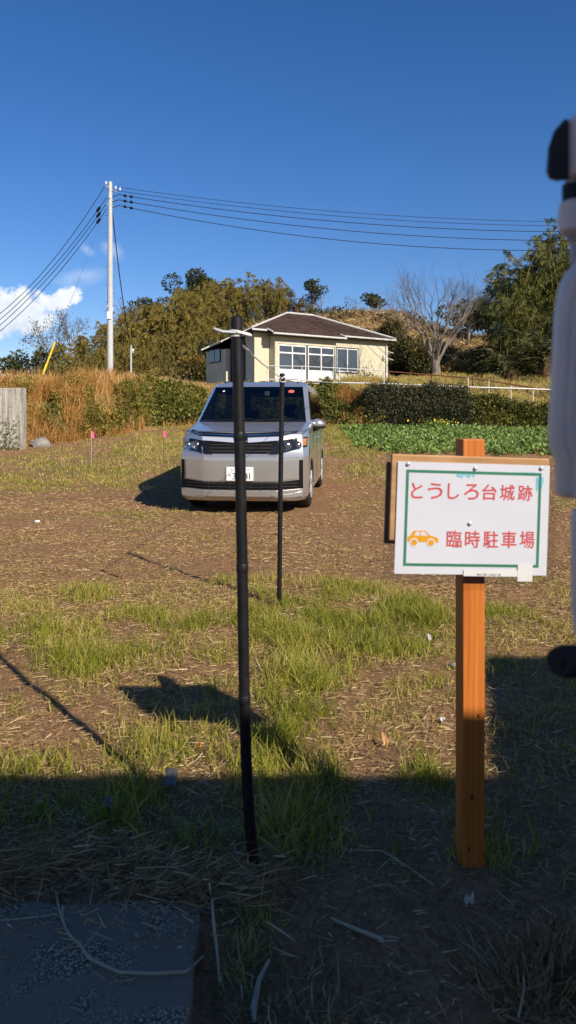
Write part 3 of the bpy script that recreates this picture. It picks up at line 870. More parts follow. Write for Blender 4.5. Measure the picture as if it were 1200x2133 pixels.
def limb_tree(stems, depth, l0, r0, spread, shrink=.78, sides=5, gnarl=.18, up=.25, seed=1):
    """branching tubes; returns MB and tip points"""
    rd = random.Random(seed); m_ = MB(); tips = []
    def grow(p, d, l, r, k):
        pts = [p]; q = p.copy(); dd = d.copy()
        for s in range(3):
            dd = (dd + Vector((rd.gauss(0, gnarl), rd.gauss(0, gnarl), rd.gauss(0, gnarl) + up * .12))).normalized()
            q = q + dd * l / 3; pts.append(q.copy())
        r1 = r * .68
        m_.tube(pts, [r, r * .9, r * .78, r1], sides if k > 2 else 3, cap=(k == 0))
        if k == 0: tips.append((q, dd)); return
        nb_ = 2 if rd.random() < .55 else 3
        for j in range(nb_):
            ax = dd.orthogonal(); ax.rotate(Matrix.Rotation(rd.uniform(0, 6.28), 3, dd))
            nd = dd.copy(); nd.rotate(Matrix.Rotation(R(spread) * rd.uniform(.5, 1.25), 3, ax))
            nd = (nd + Vector((0, 0, up))).normalized()
            grow(q, nd, l * shrink * rd.uniform(.8, 1.15), r1 * (.95 if j == 0 else .72), k - 1)
            if k >= 2 and rd.random() < .5:
                s_ = pts[rd.choice([1, 2])]; tw = (nd + Vector((rd.gauss(0, .5), rd.gauss(0, .5), rd.gauss(0, .4)))).normalized()
                grow(s_, tw, l * .5, r1 * .35, max(0, k - 2))
    for (p, d, l, r) in stems: grow(Vector(p), Vector(d).normalized(), l, r, depth)
    return m_, tips


# bare tree by the fence
d = 35.0; b = P(908, 792, d); zb = gz1(b.x, d)
bt = thing('bare_tree', 'leafless pale barked tree with many upright limbs behind the fence', 'tree', (b.x, d, zb - .05))
mt = MB(); mt.tube([(0, 0, 0), (.03, 0, .35), (-.02, 0, .8), (0, 0, 1.15)], [.30, .22, .21, .24], 10); mt.build('trunk', M['bark'], bt, True)
st = []
for k in range(7):
    a = k * 2 * math.pi / 7 + .3; st.append(((.16 * math.cos(a), .16 * math.sin(a), .95), (math.cos(a) * .55, math.sin(a) * .55, 1.0), 1.2, .075))
mt, tips = limb_tree(st, 6, 1.2, .1, 25, .79, 6, .12, .07, seed=4)
mt.build('branches', M['bark'], bt, True)

# twiggy trees on the skyline
def bare_small(name, px, py, d, top, label, seed, leafy=0):
    b = P(px, py, d); z0 = gz1(b.x, d); H = P(px, top, d).z - z0
    r = thing(name, label, 'tree', (b.x, d, z0 - .1))
    m_, tips = limb_tree([((0, 0, 0), (.05, 0, 1), H * .34, H * .022), ((.1, 0, 0), (-.25, .1, 1), H * .30, H * .016)], 5, 1, 1, 26, .74, 5, .14, .12, seed)
    m_.build('branches', M['twig'], r, True)
    if leafy:
        tp = np.array([tuple(t_[0]) for t_ in tips]); tp = tp[rng.integers(0, len(tp), leafy)] + rng.normal(0, .14, (leafy, 3))
        q = leaves(tp, rng.normal(0, 1, (leafy, 3)), rng.uniform(.10, .2, leafy), rng.uniform(.05, .1, leafy), np.clip(rng.normal(.55, .2, leafy), 0, 1))
        obj('foliage', np_mesh('foliage', q[0], [q[1]], M['bush'], q[2]), r)


bare_small('twiggy_tree', 128, 770, 56, 640, 'sparse twiggy tree at the left end of the thicket below the cloud', 3, 900)
bare_small('twiggy_tree', 90, 775, 54, 660, 'thin twiggy tree left of the yellow guy guard', 8, 700)
bare_small('twiggy_tree', 292, 740, 60, 620, 'bare twiggy tree sticking out of the thicket right of the utility pole', 5, 150)
bare_small('twiggy_tree', 668, 650, 66, 592, 'small bare tree on the ridge above the roof', 6, 0)
bare_small('twiggy_tree', 740, 640, 68, 612, 'tiny bare shrub on the skyline of the cut slope', 9, 60)


def lumpy(nl, lumps, lsz, vmu):
    Ps, Ds, Vs = [], [], []
    for (cx, cy, cz, rx, ry, rz_) in lumps:
        n = int(nl * rx * rz_); u = unit(rng.normal(0, 1, (n, 3))); rr = rng.uniform(.55, 1.05, n)[:, None] ** .6
        p = u * rr * np.array([rx, ry, rz_]); p *= (.8 + .4 * fbm(u[:, 0] * 2 + cx, u[:, 2] * 2 + cz, 1.5, 2, 5))[:, None]
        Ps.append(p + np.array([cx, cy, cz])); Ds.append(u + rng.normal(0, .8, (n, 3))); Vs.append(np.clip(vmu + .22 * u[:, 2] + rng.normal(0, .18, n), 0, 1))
    Pn = np.concatenate(Ps); n = len(Pn); L = rng.uniform(.7, 1.3, n) * lsz
    return leaves(Pn, np.concatenate(Ds), L, L * .55, np.concatenate(Vs))


def evergreen(name, px, d, top, wid, label, mat='evergreen', seed=0, nl=420, base=None):
    x0 = (px - 600) / 1500 * d; z0 = gz1(x0, d); H = P(px, top, d).z - z0; w = wid / 1500 * d / 2
    r = thing(name, label, 'tree', (x0, d, z0 - .1))
    rd = np.random.default_rng(seed)
    lumps = [(rd.normal(0, w * .5), rd.normal(0, w * .4), H * rd.uniform(.55, .95), w * rd.uniform(.35, .6), w * rd.uniform(.35, .6), w * rd.uniform(.25, .42)) for k in range(9)]
    m_ = MB(); m_.tube([(0, 0, 0), (.1, 0, H * .4), (0, .1, H * .85)], [H * .03 + .04, H * .022 + .03, .03], 7)
    for l in lumps: m_.tube([(.05, 0, H * .4), ((l[0]) * .6, l[1] * .6, (l[2] + H * .4) / 2), (l[0], l[1], l[2])], [.06, .05, .02], 5)
    m_.build('trunk', M['twig'], r, True)
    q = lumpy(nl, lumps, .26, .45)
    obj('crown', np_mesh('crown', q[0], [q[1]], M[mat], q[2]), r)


evergreen('evergreen_tree', 425, 70, 560, 90, 'dark layered evergreen at the highest left end of the ridge', seed=1)
evergreen('evergreen_tree', 398, 68, 590, 60, 'dark evergreen just left of the ridge top evergreen', seed=2)
evergreen('evergreen_tree', 315, 66, 622, 70, 'low dark evergreen on the skyline above the thin service pole', seed=3)
evergreen('evergreen_tree', 652, 66, 585, 44, 'small dark evergreen on the ridge above the roof peak', seed=4)
evergreen('evergreen_tree', 788, 66, 612, 50, 'round dark evergreen on the cut slope right of the roof', seed=5)
evergreen('evergreen_tree', 975, 58, 632, 110, 'hazy evergreen seen through the branches of the bare tree', seed=6)
evergreen('evergreen_tree', 1015, 60, 650, 70, 'dark evergreen behind the left edge of the tall grove', seed=7)
evergreen('evergreen_tree', 60, 52, 735, 90, 'low dark trees at the far left skyline', seed=8)


def bush(px, py, d, w, h, label, vmu=.35, mat='bush', nl=700, lsz=.17):
    b = P(px, py, d); z0 = gz1(b.x, d); w = w / 1500 * d / 2; h = h / 1500 * d
    r = thing('bush', label, 'bush', (b.x, d, z0 - .05))
    lumps = [(rng.normal(0, w * .4), rng.normal(0, .3), h * rng.uniform(.25, .6), w * rng.uniform(.45, .75), .7, h * rng.uniform(.3, .45)) for k in range(6)]
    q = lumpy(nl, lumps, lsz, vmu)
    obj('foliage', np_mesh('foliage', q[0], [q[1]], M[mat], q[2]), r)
    m_ = MB()
    for l in lumps: m_.tube([(0, 0, 0), (l[0] * .4, 0, l[2] * .5), (l[0], l[1], l[2])], [.05, .04, .02], 5)
    m_.build('stems', M['twig'], r, True)


bush(845, 770, 46, 70, 110, 'dark bush against the right corner of the house', .25)
bush(875, 760, 45, 70, 80, 'brown green bush left of the bare tree trunk', .45)
bush(960, 775, 42, 90, 60, 'yellowing bush right of the bare tree trunk', .75)
bush(1010, 770, 41, 80, 80, 'dark round bush between bare tree and cycads', .28)
bush(1000, 740, 48, 120, 60, 'brown scrub on the slope behind the round bush', .6)
bush(900, 735, 50, 110, 60, 'scrubby green bush on the slope behind the bare tree', .4)
bush(1055, 735, 44, 80, 70, 'olive bush at the foot of the tall grove', .42)
bush(820, 690, 54, 60, 50, 'low green scrub above the right eave of the house', .4)
bush(440, 775, 46, 90, 100, 'dark ivy bush at the left rear corner of the house', .2, 'evergreen')
bush(410, 770, 44, 80, 60, 'brown twiggy bush left of the white standpipe', .6)
bush(330, 778, 42, 90, 45, 'low olive bush behind the dry grass on the left terrace', .5)
bush(500, 720, 50, 110, 60, 'olive scrub rising behind the dark side of the house', .4)
bush(30, 785, 40, 80, 40, 'low green shrub at the left end of the terrace', .35)
bush(760, 782, 34, 50, 28, 'small sapling sprouting against the cream wall', .6, 'bush', 160, .12)
bush(735, 800, 27, 60, 26, 'reddish dry shrub at the top of the bank below the window', .85, 'bush', 350, .12)

# cut hillside litter
n = 16000
d = rng.uniform(46, 67, n); px = rng.uniform(520, 1060, n); x = (px - 600) / 1500 * d
az = rng.uniform(0, 6.28, n)
Vv, Fq, Ft, vv = blades(np.stack([x, d, gz(x, d) + .05], 1), np.stack([np.cos(az), np.sin(az), rng.uniform(-.1, .7, n)], 1), rng.normal(0, .3, (n, 3)), rng.uniform(.3, 1.1, n), rng.uniform(.03, .07, n), np.clip(rng.normal(.42, .24, n), 0, 1))
o = obj('cut_stalks', np_mesh('cut_stalks', Vv, [Fq, Ft], M['straw'], vv)); tag(o, 'brown cut stalks lying over the hill slope', 'cut stalks', kind='stuff')
# bamboo grass patches on the slope
q = None
n = 16000; d = rng.uniform(44, 66, n); px = rng.uniform(640, 1080, n); x = (px - 600) / 1500 * d
k = fbm(x, d, .25, 3, 120) > .56; x, d = x[k], d[k]; n = len(x)
q = leaves(np.stack([x, d, gz(x, d) + rng.uniform(0, .7, n)], 1), rng.normal(0, 1, (n, 3)) + [0, 0, .6], rng.uniform(.2, .4, n), rng.uniform(.06, .14, n), np.clip(rng.normal(.4, .2, n), 0, 1))
o = obj('slope_scrub', np_mesh('slope_scrub', q[0], [q[1]], M['bush'], q[2])); tag(o, 'green and brown scrub patches on the hill slope', 'scrub', kind='stuff')

# stripped palm stumps on the ridge
M['stump'] = plain('palm_stump', (0.075, 0.04, 0.022), 0.9, 0, 0.2, 0.5, 5, 0.6)
M['frond'] = leafmat('frond_leaves', [(0.0, (0.025, 0.032, 0.010)), (0.5, (0.075, 0.075, 0.02)), (1.0, (0.22, 0.15, 0.05))], 0.25, 0.5, 0.3)


def fronds(n, ln, up, droop, wl, npl=16, v0=.4):
    Ps, Ds, LL = [], [], []
    for k in range(n):
        a = rng.uniform(0, 6.28); u = rng.uniform(*up); l = ln * rng.uniform(.8, 1.1)
        s = np.linspace(.15, 1, npl)
        base = np.stack([np.cos(a) * s * l, np.sin(a) * s * l, (u * s - droop * s * s) * l], 1)
        for sd in (-1, 1):
            Ps.append(base); Ds.append(np.array([[np.cos(a) * .6 - sd * np.sin(a), np.sin(a) * .6 + sd * np.cos(a), -.15]]) + rng.normal(0, .12, (npl, 3))); LL.append(wl * np.sin(np.pi * (.15 + .8 * s)) + .03)
    L = np.concatenate(LL); n_ = len(L)
    return leaves(np.concatenate(Ps), np.concatenate(Ds), L, L * .22 + .02, np.clip(rng.normal(v0, .2, n_), 0, 1))


for i, (px, py, top, lab) in enumerate([(508, 668, 645, 'short stripped palm stump left of the roof peak'), (570, 655, 634, 'tall stripped palm stump above the roof hip'), (591, 652, 636, 'squat stripped palm stump beside the tall one'),
                                        (617, 652, 637, 'palm stump with a crown of drooping dead fronds'), (628, 655, 645, 'low palm stump half hidden by the roof ridge')]):
    gh = ground_hit(px, py)
    while gh.y < 5: py += 3; gh = ground_hit(px, py)
    d = gh.y; b = gh; z0 = gh.z; H = P(px, top, d).z - z0
    r = thing('palm_stump', lab, 'palm stump', (b.x, d, z0 - .1))
    prof = [(.30, 0), (.26, H * .3), (.33, H * .5), (.30, H * .75), (.36, H * .95), (.2, H * 1.02)]
    MB().lathe([(r_ * rng.uniform(.9, 1.15), h) for r_, h in prof], 9).build('trunk', M['stump'], r)
    if i in (0, 1, 3):
        q = fronds(16 if i == 3 else 9, 1.5, (.5, 1.4), 1.0, .35, 12, .75); me = np_mesh('fronds', q[0] + np.array([0, 0, H], np.float32), [q[1]], M['frond'], q[2]); obj('fronds', me, r)

for px, py, d, ln, lab in [(1062, 800, 33, 2.2, 'wide dark cycad with arching fronds behind the stake fence'), (1135, 800, 33.5, 2.6, 'taller cycad with drooping fronds next to the grey machine'), (1110, 790, 36, 2.0, 'dark cycad in the shade between the other two')]:
    b = P(px, py, d); z0 = gz1(b.x, d)
    r = thing('cycad', lab, 'cycad', (b.x, d, z0))
    hh = .35 if ln < 2.5 else 1.1
    MB().lathe([(.34, -.1), (.30, hh * .5), (.24, hh)], 9).build('trunk', M['stump'], r)
    q = fronds(46, ln * .8, (.2, 1.7), 1.0, .26, 20, .35); obj('fronds', np_mesh('fronds', q[0] + np.array([0, 0, hh], np.float32), [q[1]], M['frond'], q[2]), r)

# ------------------------------------------------------------------ house
t = NT('cream_siding')
v_ = t.coord('Object')
sp = t.new('ShaderNodeSeparateXYZ'); t.l.new(v_, sp.inputs[0])
ph = t.math('FRACT', t.math('MULTIPLY', t.math('ADD', sp.outputs[0], sp.outputs[1]), 9.0))
gro = t.math('LESS_THAN', ph, 0.16)
nn = t.noise(1.6, 5, 0.6, v_)
base = t.ramp(nn, [(0.3, (0.49, 0.45, 0.325)), (0.7, (0.57, 0.53, 0.395))])
t.color(t.mix(t.math('MULTIPLY', gro, 0.35), base, (0.40, 0.33, 0.18)))
t.bump(t.math('SUBTRACT', 1.0, gro), 0.5, 0.02)
M['siding'] = t.set(0.55, 0, 0.35)

t = NT('brown_shingles')
v_ = t.coord('Object')
br = t.new('ShaderNodeTexBrick'); br.inputs['Scale'].default_value = 1.0
br.inputs['Brick Width'].default_value = 0.30; br.inputs['Row Height'].default_value = 0.14; br.inputs['Mortar Size'].default_value = 0.008
br.inputs['Color1'].default_value = (0.040, 0.022, 0.018, 1); br.inputs['Color2'].default_value = (0.105, 0.062, 0.046, 1); br.inputs['Mortar'].default_value = (0.02, 0.014, 0.012, 1)
sp = t.new('ShaderNodeSeparateXYZ'); t.l.new(v_, sp.inputs[0])
cb_ = t.new('ShaderNodeCombineXYZ'); t.l.new(t.math('ADD', sp.outputs[0], t.math('MULTIPLY', sp.outputs[1], .3)), cb_.inputs[0]); t.l.new(t.math('MULTIPLY', sp.outputs[2], 2.3), cb_.inputs[1])
t.l.new(cb_.outputs[0], br.inputs[0])
nn = t.noise(.8, 4, .6, v_)
t.color(t.mix(t.math('MULTIPLY', nn, .7), br.outputs[0], (0.045, 0.034, 0.032)))
t.bump(br.outputs[1], -0.4, 0.01)
M['shingle'] = t.set(0.92, 0, 0.08)
M['eave'] = plain('dark_eave_board', (0.045, 0.032, 0.026), 0.7)
M['gutter'] = plain('pale_gutter', (0.55, 0.55, 0.54), 0.5)
M['darkwood'] = plain('dark_boards', (0.045, 0.028, 0.024), 0.7, 0, .3, .3, 6)
M['sidewall'] = plain('cream_side_wall', (0.52, 0.49, 0.38), 0.7, 0, .3, .1, 2)
t = NT('window_glass')
t.color((0.05, 0.06, 0.07)); M['pane'] = t.set(0.04, 0, 0.9)
t.bump(t.noise(1.2, 2, .5, t.coord('Object')), .02, .05)
M['frost'] = plain('white_door_panel', (0.72, 0.73, 0.75), 0.45, 0, .4, .04, 4)

TH = R(34.0)
HZ = 2.95
house = thing('house', 'cream single storey house with brown hip roof on the terrace', 'house', (-1.68, 36.0, HZ), TH)
# local: x along the facade, y into the house, z up from the floor
E_ = 2.65                                   # eave height
def hbox(name, m, *a, par=None, bevel=0): return MB().box(*a).build(name, m, par or house, bevel=bevel)
hbox('foundation', plain('grey_plinth', (0.3, 0.29, 0.27), 0.9), .02, 8.86, .02, 4.8, -1.2, 0)
hbox('wall', M['siding'], 0, .96, 0, .14, 0, E_ - .03)                         # left of the bay
hbox('wall', M['siding'], 4.77, 6.77 - 1.60, 0, .14, 0, E_ - .03)
hbox('wall', M['siding'], 5.17, 6.72, 0, .14, 0, .68)
hbox('wall', M['siding'], 5.17, 6.72, 0, .14, 2.02, E_ - .03)
hbox('wall', M['siding'], 6.72, 8.88, 0, .14, 0, E_ - .03)
hbox('wall', M['sidewall'], 8.74, 8.88, .142, 4.85, 0, E_ - .03)
hbox('wall', M['sidewall'], 0.2, 8.738, 4.7, 4.85, 0, 1.9)
# bay
BY = -.5
hbox('bay_wall', M['siding'], .90, .96, BY, 0, -.02, 2.5)
hbox('bay_wall', M['siding'], .963, 1.10, BY, BY + .1, -.02, 2.4)
hbox('bay_wall', M['siding'], 4.70, 4.77, BY, 0, -.02, 2.5)
hbox('bay_wall', M['siding'], 1.103, 4.697, BY, BY + .1, 1.96, 2.45)
hbox('room_floor', M['darkwood'], 1.0, 8.7, BY + .12, 4.6, -.05, .02)
hbox('inner_wall', plain('room_wall', (.35, .33, .3), .9), .98, 8.7, 1.6, 1.7, .02, 2.6)
hbox('curtain', plain('pale_curtain', (.5, .5, .5), .9), 3.3, 4.6, .3, .33, .1, 1.95)
def glazed(name, x0, x1, z0, z1, ysurf, cols, rails, low, par=house):
    """framed leaf: rails at heights, low = height of solid lower panel"""
    f = hbox(name, M['whitemetal'], x0, x0 + .05, ysurf, ysurf + .05, z0, z1, par=par)
    hbox('stile', M['whitemetal'], x1 - .05, x1, ysurf, ysurf + .05, z0, z1, par=f)
    cw = (x1 - x0) / cols
    for k in range(1, cols): hbox('stile', M['whitemetal'], x0 + cw * k - .03, x0 + cw * k + .03, ysurf + .002, ysurf + .048, z0 + .05, z1 - .05, par=f)
    for zz in [z0 + .025, z1 - .025] + rails: hbox('rail', M['whitemetal'], x0 + .051, x1 - .051, ysurf + .004, ysurf + .046, zz - .035, zz + .035, par=f)
    for k in range(cols):
        if low: hbox('lower_panel', M['frost'], x0 + cw * k + .03, x0 + cw * (k + 1) - .03, ysurf + .015, ysurf + .035, z0 + .06, low, par=f)
        zs = [low or z0] + [r for r in rails if r > (low or 0) + .05] + [z1]
        for a, b in zip(zs[:-1], zs[1:]): hbox('pane', M['pane'], x0 + cw * k + .028, x0 + cw * (k + 1) - .028, ysurf + .018, ysurf + .030, a + .01, b - .01, par=f)
    return f
glazed('sliding_door', 1.13, 2.84, .0, 1.93, BY + .03, 2, [.66, 1.52], .66)
glazed('sliding_door', 2.96, 4.67, .0, 1.93, BY + .03, 2, [.66, 1.52], .66)
hbox('door_post', M['eave'], 2.85, 2.95, BY + .02, BY + .09, 0, 1.95)
glazed('window', 5.19, 6.70, .70, 2.0, -.01, 2, [], 0)
m_ = MB(); m_.box(5.15, 5.19, -.03, .02, .66, 2.04); m_.box(6.70, 6.74, -.03, .02, .66, 2.04); m_.box(5.19, 6.70, -.03, .02, 2.0, 2.04); m_.box(5.19, 6.7, -.05, .02, .66, .70)
m_.build('window_surround', M['dark'], house)
# roof
ov = .40
ex0, ex1, ey0, ey1 = -ov, 8.88 + .25, -ov, 5.0
r0, r1, ym, zr = 4.2, 6.0, 3.3, 4.18
def slab(pts, th):
    n = len(pts); m_ = MB(); m_.add(list(pts) + [(x, y, z - th) for x, y, z in pts], [tuple(range(n)), tuple(range(2 * n - 1, n - 1, -1))] + [(i, n + i, n + (i + 1) % n, (i + 1) % n) for i in range(n)]); return m_
A1, B1, C1, D1 = (ex0, ey0, E_), (ex1, ey0, E_), (ex1, ey1, E_), (ex0, ey1, E_ - .72)
K0, K1 = (r0, ym, zr), (r1, ym, zr)
sl = (zr - E_) / (ym - ey0)
bx0, bx1, bw = .52, 5.12, .52
roof = slab([A1, (bx0, ey0, E_), (bx0, ey0 - bw, E_ - sl * bw * .85), (bx1, ey0 - bw, E_ - sl * bw * .85), (bx1, ey0, E_), B1, K1, K0], .06).build('roof', M['shingle'], house)
for pts in ([B1, C1, K1], [C1, D1, K0, K1], [D1, A1, K0]): slab(pts, .05).build('roof_slope', M['shingle'], house)
def trim(name, a, b, r, m, par): return MB().tube([a, b], r, 6).build(name, m, par)
up = lambda p, dz: (p[0], p[1], p[2] + dz)
for a, b in ((A1, K0), (B1, K1), (C1, K1), (D1, K0), (K0, K1)): trim('ridge_cap', up(a, .03), up(b, .03), .05, M['gutter'], roof)
zb_ = E_ - sl * bw * .85
trim('gutter', (ex0, ey0 - .03, E_ - .06), (bx0 - .05, ey0 - .03, E_ - .06), .05, M['gutter'], roof)
trim('gutter', (bx1 + .05, ey0 - .03, E_ - .06), (ex1, ey0 - .03, E_ - .06), .05, M['gutter'], roof)
trim('gutter', (bx0, ey0 - bw - .03, zb_ - .06), (bx1, ey0 - bw - .03, zb_ - .06), .05, M['gutter'], roof)
trim('edge_trim', (ex0 - .03, 2.6, E_ - .40), (ex0 - .03, 3.9, E_ - .57), .05, M['gutter'], roof)
trim('edge_trim', (bx0 - .02, ey0 - .02, E_ + .02), (bx0 - .02, ey0 - bw, zb_ + .02), .045, M['gutter'], roof)
trim('edge_trim', (bx1 + .02, ey0 - .02, E_ + .02), (bx1 + .02, ey0 - bw, zb_ + .02), .045, M['gutter'], roof)
hbox('soffit', M['eave'], ex0 + .06, ex1 - .06, ey0 + .04, -.002, E_ - .15, E_ - .075)
hbox('soffit', M['eave'], bx0 + .06, bx1 - .06, ey0 - bw + .05, ey0 + .03, zb_ - .14, zb_ - .07)
trim('downpipe', (8.7, -.06, .1), (8.7, -.06, E_ - .1), .03, M['gutter'], house)
o = MB().box(8.45, 8.6, -.12, 0, 1.5, 1.75).build('meter_box', M['gutter'], house, bevel=.02)
# porch and annex on the left side
hbox('side_wall', M['sidewall'], 0, .12, .142, .9, 0, 2.4)
hbox('side_door', M['darkwood'], .02, .10, .9, 2.3, 0, 2.35)
for y_ in (.86, 1.6, 2.32): hbox('board', M['eave'], -.03, .02, y_, y_ + .07, 0, 2.1)
hbox('side_wall', M['sidewall'], -.25, .12, 2.45, 4.7, 0, 1.85)
f = hbox('side_window', M['dark'], -.29, -.252, 3.0, 4.3, 1.18, 1.92)
for k in range(2): hbox('pane', M['pane'], -.305, -.292, 3.06 + .62 * k, 3.62 + .62 * k, 1.24, 1.86, par=f)
# lean-to awnings by the right corner
for zz in (1.55, 1.95): slab([(8.9, .2, zz + .12), (9.5, .2, zz), (9.5, 1.6, zz), (8.9, 1.6, zz + .12)], .03).build('awning', M['gutter'], house)

# white standpipe
b = P(437, 782, 40)
o = MB().lathe([(.075, 0), (.075, 1.55), (.1, 1.56), (.1, 1.66), (.04, 1.70)], 12).build('standpipe', M['whitemetal'], None, True); o.location = (b.x, 40, gz1(b.x, 40)); 
tag(o, 'white capped standpipe at the left of the house', 'pipe')

# ------------------------------------------------------------------ railings and stake fence on the terrace
def pipe_thing(name, label, cat, posts, rails, mpost, mrail, rp=.022, rr=.02):
    r = thing(name, label, cat, posts[0][0])
    o_ = Vector(posts[0][0])
    for a, b in posts: MB().tube([Vector(a) - o_, Vector(b) - o_], rp, 7).build('post', mpost, r, True)
    for pts in rails: MB().tube([Vector(p) - o_ for p in pts], rr, 7).build('rail', mrail, r, True)
    return r
def post_at(px, pt, d, extra=0):
    top = P(px, pt, d); return ((top.x, d, gz1(top.x, d) - .1), (top.x, d, top.z + extra))
dd = lambda px: np.interp(px, [556, 800], [33.0, 31.5])
pp = [(557, 762), (629, 763), (707, 767), (800, 772)]
posts = [post_at(px, py, float(dd(px))) for px, py in pp]
pipe_thing('handrail', 'thin white pipe handrail in front of the sliding doors', 'railing', posts, [[p[1] for p in posts], [Vector(p[1]) - Vector((0, 0, .62)) for p in posts]], M['gutter'], M['whitemetal'], .025, .022)
pp = [(810, 774, 31.5), (899, 781, 31), (985, 788, 30.5), (1100, 806, 29.5), (1150, 815, 29)]
posts = [post_at(*q) for q in pp]
pipe_thing('rusty_railing', 'rusty brown pipe railing in front of the bare tree', 'railing', posts, [[p[1] for p in posts]], M['rust'], M['rust'], .03, .03)
M['stake'] = plain('pale_stake', (0.50, 0.42, 0.32), 0.7)
pp = [(975, 786, 835), (1018, 793, 830), (1064, 803, 842), (1110, 808, 855), (1160, 812, 860)]
posts = []
for px, pt, pb in pp:
    d = 27.5; top = P(px, pt, d); posts.append(((top.x, d, gz1(top.x, d) - .1), tuple(top)))
rl = [tuple(P(px, py, d)) for px, py, d in [(640, 800, 29.5), (720, 797, 29), (800, 799, 28.3), (900, 803, 27.9), (1000, 807, 27.45), (1080, 809, 27.45), (1160, 812, 27.45)]]
pipe_thing('stake_fence', 'low fence of pale stakes with a white rope rail', 'fence', posts, [rl], M['stake'], M['white'], .028, .022)

# ------------------------------------------------------------------ utility pole and its lines
PD = 37.0
pb = P(229.5, 770, PD); pt = P(228, 380, PD); z0 = gz1(pb.x, PD)
pole = thing('utility_pole', 'tall pale steel utility pole behind the dry grass', 'utility pole', (pb.x, PD, z0))
Hh = pt.z - z0
M['pole'] = plain('pole_grey', (0.42, 0.43, 0.44), 0.6, 0, .3, .1, 1.2)
lean = pt.x - pb.x
MB().lathe([(.165, -.3), (.155, Hh * .3), (.125, Hh * .75), (.105, Hh), (.06, Hh + .04)], 14).build('shaft', M['pole'], pole, True)
loc = lambda px, py, dd_=0.0: P(px, py, PD + dd_) - Vector((pb.x, PD, z0))
for k in range(14):
    zz = Hh * (.42 + .042 * k); s = 1 if k % 2 else -1
    MB().tube([(s * .1, 0, zz), (s * .24, -.02, zz), (s * .24, -.02, zz + .03)], .009, 5).build('step', M['dark'], pole)
for py in (397, 411, 424, 436, 443):
    zz = loc(228, py).z; MB().lathe([(.118, zz - .035), (.128, zz - .03), (.128, zz + .03), (.118, zz + .035)], 14).build('band', M['steel'], pole, True)
def arm(a, b, r=.035):
    a, b = loc(*a), loc(*b); return MB().tube([a, b], r, 6).build('crossarm', M['steel'], pole)
arm((219, 387, -.3), (243, 401, .3), .045)
arm((226, 412, -.2), (240, 420, .3), .03)
arm((222, 424, -.2), (238, 432, .3), .03)
for q in ((221, 384), (241, 394), (250, 397)):
    c = loc(*q, -.12); MB().lathe([(.03, 0), (.05, .03), (.03, .07), (.05, .1), (.03, .15)], 10, c=(c.x, c.y, c.z)).build('insulator', M['white'], pole, True)
for a in (((222, 640), (228, 632)), ((236, 640), (231, 655))):
    MB().tube([loc(*a[0], -.1), loc(*a[1], -.16)], .022, 6).build('bracket', M['whitemetal'], pole)
MB().box(-.10, .10, -.20, -.15, loc(0, 665).z, loc(0, 650).z).build('number_plate', M['white'], pole)
M['dead_end'] = M['black']
def sag(a, b, s, n=14):
    a, b = Vector(a), Vector(b); out = []
    for i in range(n + 1):
        t_ = i / n; p = a.lerp(b, t_); p.z -= s * 4 * t_ * (1 - t_); out.append(p)
    return out
def curve_px(pts, depths):
    """smooth polyline through photo points at given distances"""
    xs_, ys_ = zip(*pts); tt = np.linspace(xs_[0], xs_[-1], 22)
    srt = np.argsort(xs_); xx = np.array(xs_, float)[srt]; yy_ = np.array(ys_, float)[srt]
    co = np.polyfit(xx, yy_, min(2, len(xx) - 1)); d_ = np.interp((tt - tt[0]) / (tt[-1] - tt[0]), [0, 1], depths)
    return [P(float(x_), float(np.polyval(co, x_)), float(dd_)) for x_, dd_ in zip(tt, d_)]
names = ['topmost', 'second', 'third', 'fourth', 'lowest']
rw = [[(240, 389), (600, 432), (1300, 462)], [(243, 397), (600, 441), (1300, 470)], [(262, 408), (600, 452), (1300, 482)], [(262, 419), (600, 468), (1300, 500)], [(262, 431), (600, 488), (1300, 518)]]
for i, pts in enumerate(rw):
    c = curve_px(pts, (PD, 34)); o_ = c[0].copy()
    r = thing('power_line', f'{names[i]} of the five dark wires running right from the pole', 'wire', o_)
    MB().tube([p - o_ for p in c], .012 if i < 2 else .017, 5).build('cable', M['wire'], r, True)
    if i >= 2:
        for px in (pts[0][0] - 5, pts[0][0] + 8):
            co = np.polyfit(*zip(*pts), 2); p = P(px, float(np.polyval(co, px)), PD) - o_; p2 = P(px + 7, float(np.polyval(co, px + 7)), PD) - o_
            MB().tube([p, p.lerp(p2, .3), p.lerp(p2, .75), p2], [.03, .075, .075, .025], 8).build('clamp_cover', M['black'], r, True)
        y0_ = [411, 421, 433][i - 2]; MB().tube([loc(232, y0_) + Vector((pb.x, PD, z0)) - o_, P(248, pts[0][1] - 3, PD) - o_, P(262, pts[0][1], PD) - o_], .02, 5).build('dead_end', M['wire'], r, True)
lw = [[(218, 388), (120, 530), (-60, 694)], [(222, 412), (120, 545), (-60, 712)], [(222, 424), (120, 556), (-60, 724)], [(222, 436), (120, 570), (-60, 735)]]
for i, pts in enumerate(lw):
    c = curve_px(pts, (PD, 66)); o_ = c[0].copy()
    r = thing('power_line', f'{["topmost", "second", "third", "lowest"][i]} of the four wires dropping left from the pole', 'wire', o_)
    MB().tube([p - o_ for p in c], [.016 + .016 * k / 21 for k in range(22)], 5).build('cable', M['wire'], r, True)
    if i:
        co = np.polyfit(*zip(*pts), 2)
        a_, b_ = P(209, float(np.polyval(co, 209)), PD + 1) - o_, P(201, float(np.polyval(co, 201)), PD + 2) - o_
        MB().tube([a_, a_.lerp(b_, .3), a_.lerp(b_, .75), b_], [.03, .08, .08, .025], 8).build('clamp_cover', M['black'], r, True)
